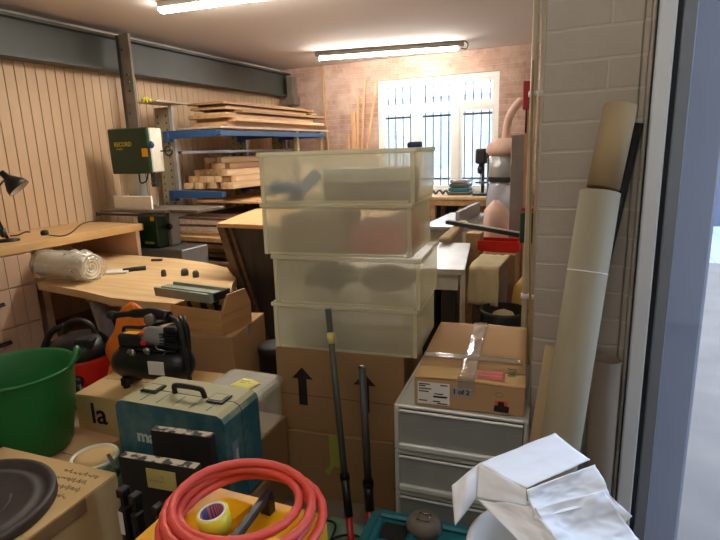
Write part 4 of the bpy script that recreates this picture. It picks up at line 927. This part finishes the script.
# ------------------------------------------------------------------ clear tub with note
ub=carton('cardboard_box','plain cardboard box under the clear lidded tub',(-1.475,1.49,0),R(3),.265,.325,.40,'card3',tape=False)
ct=thing('clear_tub','clear lidded plastic tub with a yellow note beside the blue case','tub',(-1.473,1.492,.402),R(3))
MB().prism([(.02,0),(.24,0),(.258,.02),(.258,.30),(.24,.318),(.02,.318),(.004,.30),(.004,.02)],0,.165,bev=.006).build('tub_body','tub',ct)
MB().prism([(.015,-.006),(.25,-.006),(.268,.014),(.268,.308),(.25,.326),(.015,.326),(-.004,.308),(-.004,.014)],.1655,.190,bev=.006).build('lid','tub',ct)
MB().prism([(.03,.012),(.232,.012),(.248,.03),(.248,.29),(.232,.308),(.03,.308),(.014,.29),(.014,.03)],.1902,.196,bev=.002).build('lid_panel','tub',ct)
MB().sheet(lambda u,v: Vector((.10+.10*u+.02*v,.15+.08*v-.02*u,.1985+.004*math.sin(u*3))),5,5,.0006).build('yellow_note','note',ct)
MB().box(.13,.18,.185,.188,.202,.2026).box(.125,.17,.20,.203,.2024,.203).build('note_writing','ink',ct)
# ------------------------------------------------------------------ blue tool case
sc_=carton('cardboard_box','cardboard box under the dusty blue tool case',(-1.56,1.225,0),R(4),.47,.235,.325,'card3',tape=False)
bc=thing('tool_case','dusty blue-green power tool case with black handle and latches','tool case',(-1.56,1.232,.326),R(4))
cw,cd_,chh=.465,.215,.375
def capsule(w,d,h,y0,y1,bev=.03):
    return MB()
def shell(y0,y1,bev):
    b=MB(); pl=[(.0,.012),(.012,.0),(cw-.012,.0),(cw,.012),(cw,chh-.028),(cw-.009,chh-.009),(cw-.028,chh),(.035,chh),(.012,chh-.008),(0,chh-.028)]
    b.prism(pl,-y1,-y0,Matrix.Rotation(math.pi/2,4,'X'),bev=bev); return b
shell(.0,.104,.022).build('front_shell','dusty',bc)
shell(.108,cd_,.022).build('back_shell','dusty',bc)
MB().prism([(.004,.014),(cw-.004,.014),(cw-.004,chh-.03),(cw-.03,chh-.005),(.035,chh-.005),(.004,chh-.03)],-.1085,-.1035,Matrix.Rotation(math.pi/2,4,'X')).build('seam','ink',bc)
MB().tube([(.185,.106,chh-.006),(.187,.100,chh+.022),(.20,.097,chh+.036),(.30,.097,chh+.036),(.313,.100,chh+.022),(.315,.106,chh-.006)],.0095,8,smoothp=3).build('handle','black',bc)
for lx in (.085,.375):
    lt=MB().box(lx-.035,lx+.035,.072,.140,chh+.0005,chh+.008,.003).build('latch','black',bc)
    o=MB().box(lx-.026,lx+.026,.082,.128,chh+.0085,chh+.0115,.001).build('latch_plate','dusty',bc); o.parent=lt
for i in range(7): MB().box(.03+.07*i,.034+.07*i,.02,.09,chh+.0002,chh+.0012).build('rib','teal',bc) if i not in (0,6) else None
text('makita',.062,'brandcream',bc,(.085,-.0008,.225),FACEF,bold=.0022,sx=1.1)
o=text('makita',.022,'brandcream',bc,(cw+.0022,.062,.170),(0,0,0),bold=.0006)
o.rotation_euler=Matrix(((0,0,1),(0,-1,0),(1,0,0))).to_euler()
MB().box(cw+.0002,cw+.0014,.034,.068,.155,.26).build('brand_plate','framegrey',bc)
# ------------------------------------------------------------------ black panels with taped note
def panel(px0,px1,v0,v1,yy,label,h=None):
    a=at(px0,v0,y=yy); c=at(px1,v1,y=yy+.035); w=c.x-a.x; z=(a.z+c.z)/2
    t=thing('shallow_box',label,'box',(a.x,yy,0),math.atan2(.035,w))
    MB().box(0,w,.0,.030,0.0,z,.002).build('board','blackmat',t)
    MB().box(w*.01,w*.99,.001,.029,z+.0002,z+.001).build('top_edge','edgewear',t)
    return t,w,z
p1,w1,z1=panel(150,211,430,438,1.13,'rear black boxed panel leaning against the blue case')
p2,w2,z2=panel(118,196,456,470,.985,'front black boxed panel with a taped yellow note')
a=at(143,466,y=.985)
MB().box(w2*.36,w2*.74,-.0018,-.0004,z2-.085,z2-.022).build('taped_note','note2',p2)
l=MB()
for i in range(10): l.tube([(w2*.40+i*.0055,-.0022,z2-.058+.002*(i%2)),(w2*.40+i*.0055+.003,-.0022,z2-.064+.003*(i%3))],.0006,4)
l.tube([(w2*.55,-.0022,z2-.042),(w2*.58,-.0022,z2-.046)],.0008,4).build('note_writing','ink',p2)
# sash clamps
for i,(u,v,yy,lb) in enumerate(((124,488,.90,'black bar clamp with a white label, leftmost of three'),(136,494,.905,'black bar clamp in the middle of three before the panel'),(159,505,.925,'black bar clamp rightmost of three, half behind the hose'))):
    a=at(u,v,y=yy); t=thing('bar_clamp',lb,'clamp',(a.x,yy,0))
    MB().box(-.007,.007,-.012,.012,0,a.z,.001).build('bar','steel2' if i==2 else 'black',t)
    MB().box(-.012,.012,-.020,.012,a.z-.022,a.z+.004,.003).build('fixed_jaw','black',t)
    MB().box(-.012,.012,-.022,.012,a.z-.16,a.z-.05,.006).build('slide_grip','black',t)
    MB().prism([(-.011,0),(.010,0),(.010,.024),(-.011,.024)],0,.008,Matrix.Translation((0,-.028,a.z-.175))).build('pad','rubber',t)
    if i==0: MB().box(-.008,.008,-.0240,-.0222,a.z-.13,a.z-.06).build('size_label','label',t)
# ------------------------------------------------------------------ near-left box with black lid
lb=carton('cardboard_box','near cardboard box with handwriting carrying the round black lid',(-1.865,.40,0),R(4),.525,.63,.548,'card2',tape=False)
m=thing  # keep
l=MB()
random.seed(3)
for r_ in range(4):
    for i in range(7-r_%2):
        x0=.345+i*.021+(.01 if r_%2 else 0); y0=.585-r_*.036
        l.tube([(x0,y0,.549),(x0+.005,y0+random.uniform(.004,.018),.549),(x0+.010,y0-random.uniform(0,.006),.549),(x0+.016,y0+random.uniform(0,.014),.549)],.0008,4)
l.build('handwriting','ink',lb)
MB().box(.526,.529,.0,.50,.50,.545).build('torn_edge','card3',lb)
# a second flap overlapping
MB().box(.22,.524,.14,.314,.5485,.5505,.0008).build('flap','card2',lb)
lc=at(-8,497,z=.565); LDX=-1.70; LDY=.80
ld=thing('bin_lid','round dusty black plastic lid lying on the near cardboard box','lid',(-1.638,.735,.552),R(10))
lr=.248
MB().lathe([(0,.012),(lr*.70,.012),(lr*.72,.018),(lr*.78,.019),(lr*.80,.013),(lr*.90,.014),(lr*.92,.028),(lr*.99,.028),(lr,.022),(lr,.0),(lr*.97,0),(lr*.96,.010),(0,.008)],n=56).build('lid','lid',ld)
MB().tube([(lr*.5*math.cos(k),lr*.5*math.sin(k),.0125) for k in [i*.3-.9 for i in range(7)]],.004,6).box(-.10,.09,-.004,.004,.0125,.0185,.002).build('raised_rib','lid',ld)
# green-white jar lid and metal clip beyond
gp=at(94,472,y=1.16)
gj=thing('paint_tin','round green and white rimmed tin showing behind the near cardboard box','tin',(-1.375,1.19,0))
gj.location=(at(94,468,z=.50).x-.0,at(94,468,z=.50).y,0)
gj.location=(-1.585,1.140,0); gj.scale=(1.2,1.2,1)
MB().lathe([(0,0),(.064,0),(.064,.505),(.068,.512),(.066,.522),(.062,.520),(.056,.515)],n=28).build('tin_body','glasscol',gj)
MB().lathe([(.056,.512),(.057,.518),(.030,.522),(.0,.522),(0,.512)],n=28).build('tin_top','card2',gj)
MB().bar(at(108,454,y=1.12),at(117,469,y=1.10),.012,.006,.002).build('clip','steel',gj,world=True).scale=(1/1.2,1/1.2,1)
MB().lathe([(.0642,.44),(.0648,.44),(.0648,.50),(.0642,.50)],n=28).build('green_band','printgreen',gj)
# ------------------------------------------------------------------ yellow case, red hose, tape
yb=carton('cardboard_box','cardboard box hidden under the yellow case',(-.975,.63,0),R(2),.40,.42,.40,'card3',tape=False)
yc=thing('yellow_case','bright yellow plastic case with a black carry handle under the red hose','case',(-.985,.635,.401),R(2))
MB().prism([(.0,.03),(.03,.0),(.39,.0),(.42,.03),(.42,.36),(.38,.39),(.05,.39),(.0,.35)],0,.235,bev=.02).build('case_body','yellow',yc)
MB().prism([(.05,.05),(.17,.04),(.22,.33),(.08,.34)],.2352,.262,bev=.006).prism([(.30,.06),(.38,.08),(.37,.33),(.29,.33)],.2352,.25,bev=.006).build('raised_panel','yellow',yc)
MB().bar(at(232,542,z=.685),at(270,491,z=.685),.024,.018,.005).box(-.757,-.728,.80,.825,.63,.68).box(-.757,-.728,.98,1.005,.63,.68).build('handle','black',yc,world=True)
HZ=.684; HCt=Vector((-.748,.892,0))
hs=[]; 
def coilpt(i,N=40,loop=0):
    pass
pts=[]
random.seed(11)
turns=5
for k in range(turns*24+1):
    th=k/24*2*math.pi-1.45; lp_=k/24
    R0=[.198,.162,.186,.140,.172,.165][int(lp_)%6]; R1=[.198,.162,.186,.140,.172,.165][(int(lp_)+1)%6]; f_=lp_-int(lp_); f_=f_*f_*(3-2*f_)
    rr=R0+(R1-R0)*f_
    ox=.012*math.sin(lp_*1.7); oy=.012*math.cos(lp_*2.3)
    pts.append(Vector((HCt.x+ox+rr*math.cos(th),HCt.y+oy+rr*math.sin(th)*.98,HZ+.0118*lp_+.008*math.sin(th*1+lp_))))
hz=thing('rubber_hose','coiled red rubber air hose lying on the yellow case','hose',(HCt.x,HCt.y,HZ-.02))
MB().tube(pts,.0110,12).build('coil','hose',hz,world=True)
a=pts[-1]; MB().tube([a,a+(a-pts[-3]).normalized()*.045],.013,10).build('connector','chrome',hz,world=True)
# loose end hanging at the left front
tp_=at(211,517,z=.70)
tr_=thing('tape_roll','roll of yellow tape inside the red hose coil','tape roll',(tp_.x+.02,tp_.y-.005,.674),rot=(R(6),R(-6),0))
MB().lathe([(.031,0),(.039,0),(.039,.052),(.031,.052),(.031,0)],n=32).build('tape','tape',tr_)
MB().lathe([(.0285,-.0005),(.0308,-.0005),(.0335,.0535),(.0285,.0535),(.0285,-.0005)],n=32).build('core','white',tr_)
m_,nt,bs_=newmat('core_stripes'); v=coords(nt,(1,1,1)); wv=nt.nodes.new('ShaderNodeTexWave'); wv.inputs['Scale'].default_value=60; nt.links.new(v,wv.inputs['Vector'])
nt.links.new(ramp(nt,wv.outputs['Fac'],[(.45,sc((60,70,120))),(.55,sc((200,90,90)))]),bs_.inputs['Base Color']); M['core']=m_
MB().lathe([(.0268,.001),(.0283,.001),(.0283,.0525),(.0268,.0525),(.0268,.001)],n=32).build('core_lining','core',tr_)
# ------------------------------------------------------------------ teal case at the bottom
tc_=thing('tool_case','teal plastic tool case with a metal buckle at the bottom of the view','tool case',(-.665,1.300,0),R(5))
MB().prism([(.0,.02),(.02,.0),(.37,.0),(.39,.02),(.39,.22),(.37,.25),(.03,.25),(0,.22)],0,.145,bev=.012).build('lower_shell','teal',tc_)
MB().prism([(.0,.02),(.02,.0),(.37,.0),(.39,.02),(.39,.22),(.37,.25),(.03,.25),(0,.22)],.149,.275,bev=.016).build('upper_shell','teal',tc_)
MB().prism([(.004,.02),(.386,.02),(.386,.22),(.004,.22)],.1445,.1495).build('seam','ink',tc_)
MB().box(.06,.15,.11,.19,.2755,.279,.003).build('recess','ink',tc_)
MB().box(.03,.36,.205,.238,.2755,.292,.008).box(.03,.055,.05,.20,.2755,.292,.008).box(.16,.18,.05,.20,.2755,.290,.006).build('rib','teal',tc_)
MB().lathe([(0,0),(.048,0),(.050,.03),(.038,.055),(0,.058)],n=12,c=(.20,.185,.2755),sx=1.25).build('latch','steel2',tc_)
b=MB(); b.tube([(.182,.160,.337),(.222,.160,.337),(.222,.196,.337),(.182,.196,.337)],.003,6,closed=True).build('buckle','chrome',tc_)
# ------------------------------------------------------------------ white bin with paper
BC=Vector((-.055,.965,0))
wbn=thing('waste_bin','round white waste bin stuffed with paper in the near right','waste bin',BC)
MB().lathe([(0,0),(.115,0),(.120,.01),(.150,.74),(.157,.745),(.158,.760),(.150,.762),(.145,.745),(.112,.015),(0,.012)],n=44).build('bin_body','white',wbn)
MB().lathe([(.154,.70),(.1575,.702),(.1575,.714),(.154,.716)],n=44).build('rim_band','white',wbn)
def patch(A,B_,C_,D_,amp,seed,curve=0,nu=22,nv=22,th=.002):
    def f(u,v):
        p=A*(1-u)*(1-v)+B_*u*(1-v)+C_*u*v+D_*(1-u)*v
        n_=((B_-A).cross(D_-A)).normalized()
        cr=noise.noise(Vector((u*2.5+seed,v*2.5,seed)))+.5*abs(noise.noise(Vector((u*5+seed,v*5,seed*2))))
        return p+n_*(amp*cr+curve*math.sin(u*math.pi)*math.sin(v*math.pi)*1.)
    return f
# folded card-like sheet on top
q1,q2,q3,q4=at(478,464,d=1.13),at(555,433,d=1.24),at(590,460,d=1.18),at(526,489,d=1.06)
fp=thing('folded_paper','stiff folded white paper sheet on top of the bin','paper',(BC.x,BC.y,.80))
MB().sheet(patch(q1,q2,q3,q4,.004,1,.006),22,22,.002).build('top_fold','whitepaper',fp,world=True)
e1=at(476,498,d=1.10); e2=at(527,506,d=1.045)
MB().sheet(patch(q1,q4,e2,e1,.003,4,-.004),18,12,.002).build('front_fold','whitepaper',fp,world=True)
g1,g2,g3=at(452,486,d=1.12),at(455,526,d=1.06),at(470,506,d=1.08)
MB().sheet(patch(q1,g1,g2,e1,.006,7,.02),16,16,.002).build('left_flap','whitepaper',fp,world=True)
cpz=MB()
k1,k2,k3,k4=at(526,490,d=1.04),at(596,464,d=1.12),at(611,478,d=1.10),at(520,508,d=1.02)
cpz.sheet(patch(k1,k2,at(610,500,d=1.08),at(535,520,d=1.01),.010,11,.012),30,24,.002)
cpz.sheet(patch(at(535,508,d=1.02),at(604,490,d=1.08),at(640,540,d=1.05),at(560,552,d=.97),.012,15,.016),30,30,.002)
cpz.sheet(patch(at(478,500,d=1.09),at(530,506,d=1.03),at(568,552,d=.96),at(520,542,d=.99),.010,19,.006),20,20,.002)
cpz.sheet(patch(at(632,516,d=1.08),at(606,492,d=1.10),at(560,500,d=1.14),at(590,550,d=1.08),.014,23,.0),20,20,.002)
solo(cpz,'crumpled_paper','whitepaper','crumpled white paper sheets spilling over the bin rim','paper')
# ------------------------------------------------------------------ world and light
w=bpy.data.worlds.new('World'); bpy.context.scene.world=w; w.use_nodes=True; nt=w.node_tree; bg=nt.nodes['Background']
tc=nt.nodes.new('ShaderNodeTexCoord'); sp=nt.nodes.new('ShaderNodeSeparateXYZ'); nt.links.new(tc.outputs['Generated'],sp.inputs[0])
nt.links.new(ramp(nt,sp.outputs['Z'],[(.0,(.88,.94,1,1)),(.5,(.62,.78,1,1))]),bg.inputs['Color']); bg.inputs['Strength'].default_value=7
# ------------------------------------------------------------------ camera
cam=bpy.data.cameras.new('camera'); co=bpy.data.objects.new('camera',cam); C.objects.link(co)
co.matrix_world=Matrix.Translation((0,0,CAMH))@CAM
cam.sensor_width=36; cam.lens=36*FPX/720; cam.clip_start=.02
S=bpy.context.scene; S.camera=co
S.view_settings.view_transform='Standard'; S.view_settings.look='None'; S.view_settings.gamma=1; S.view_settings.exposure=.25
S.cycles.transparent_max_bounces=32; S.cycles.max_bounces=8; S.cycles.diffuse_bounces=5
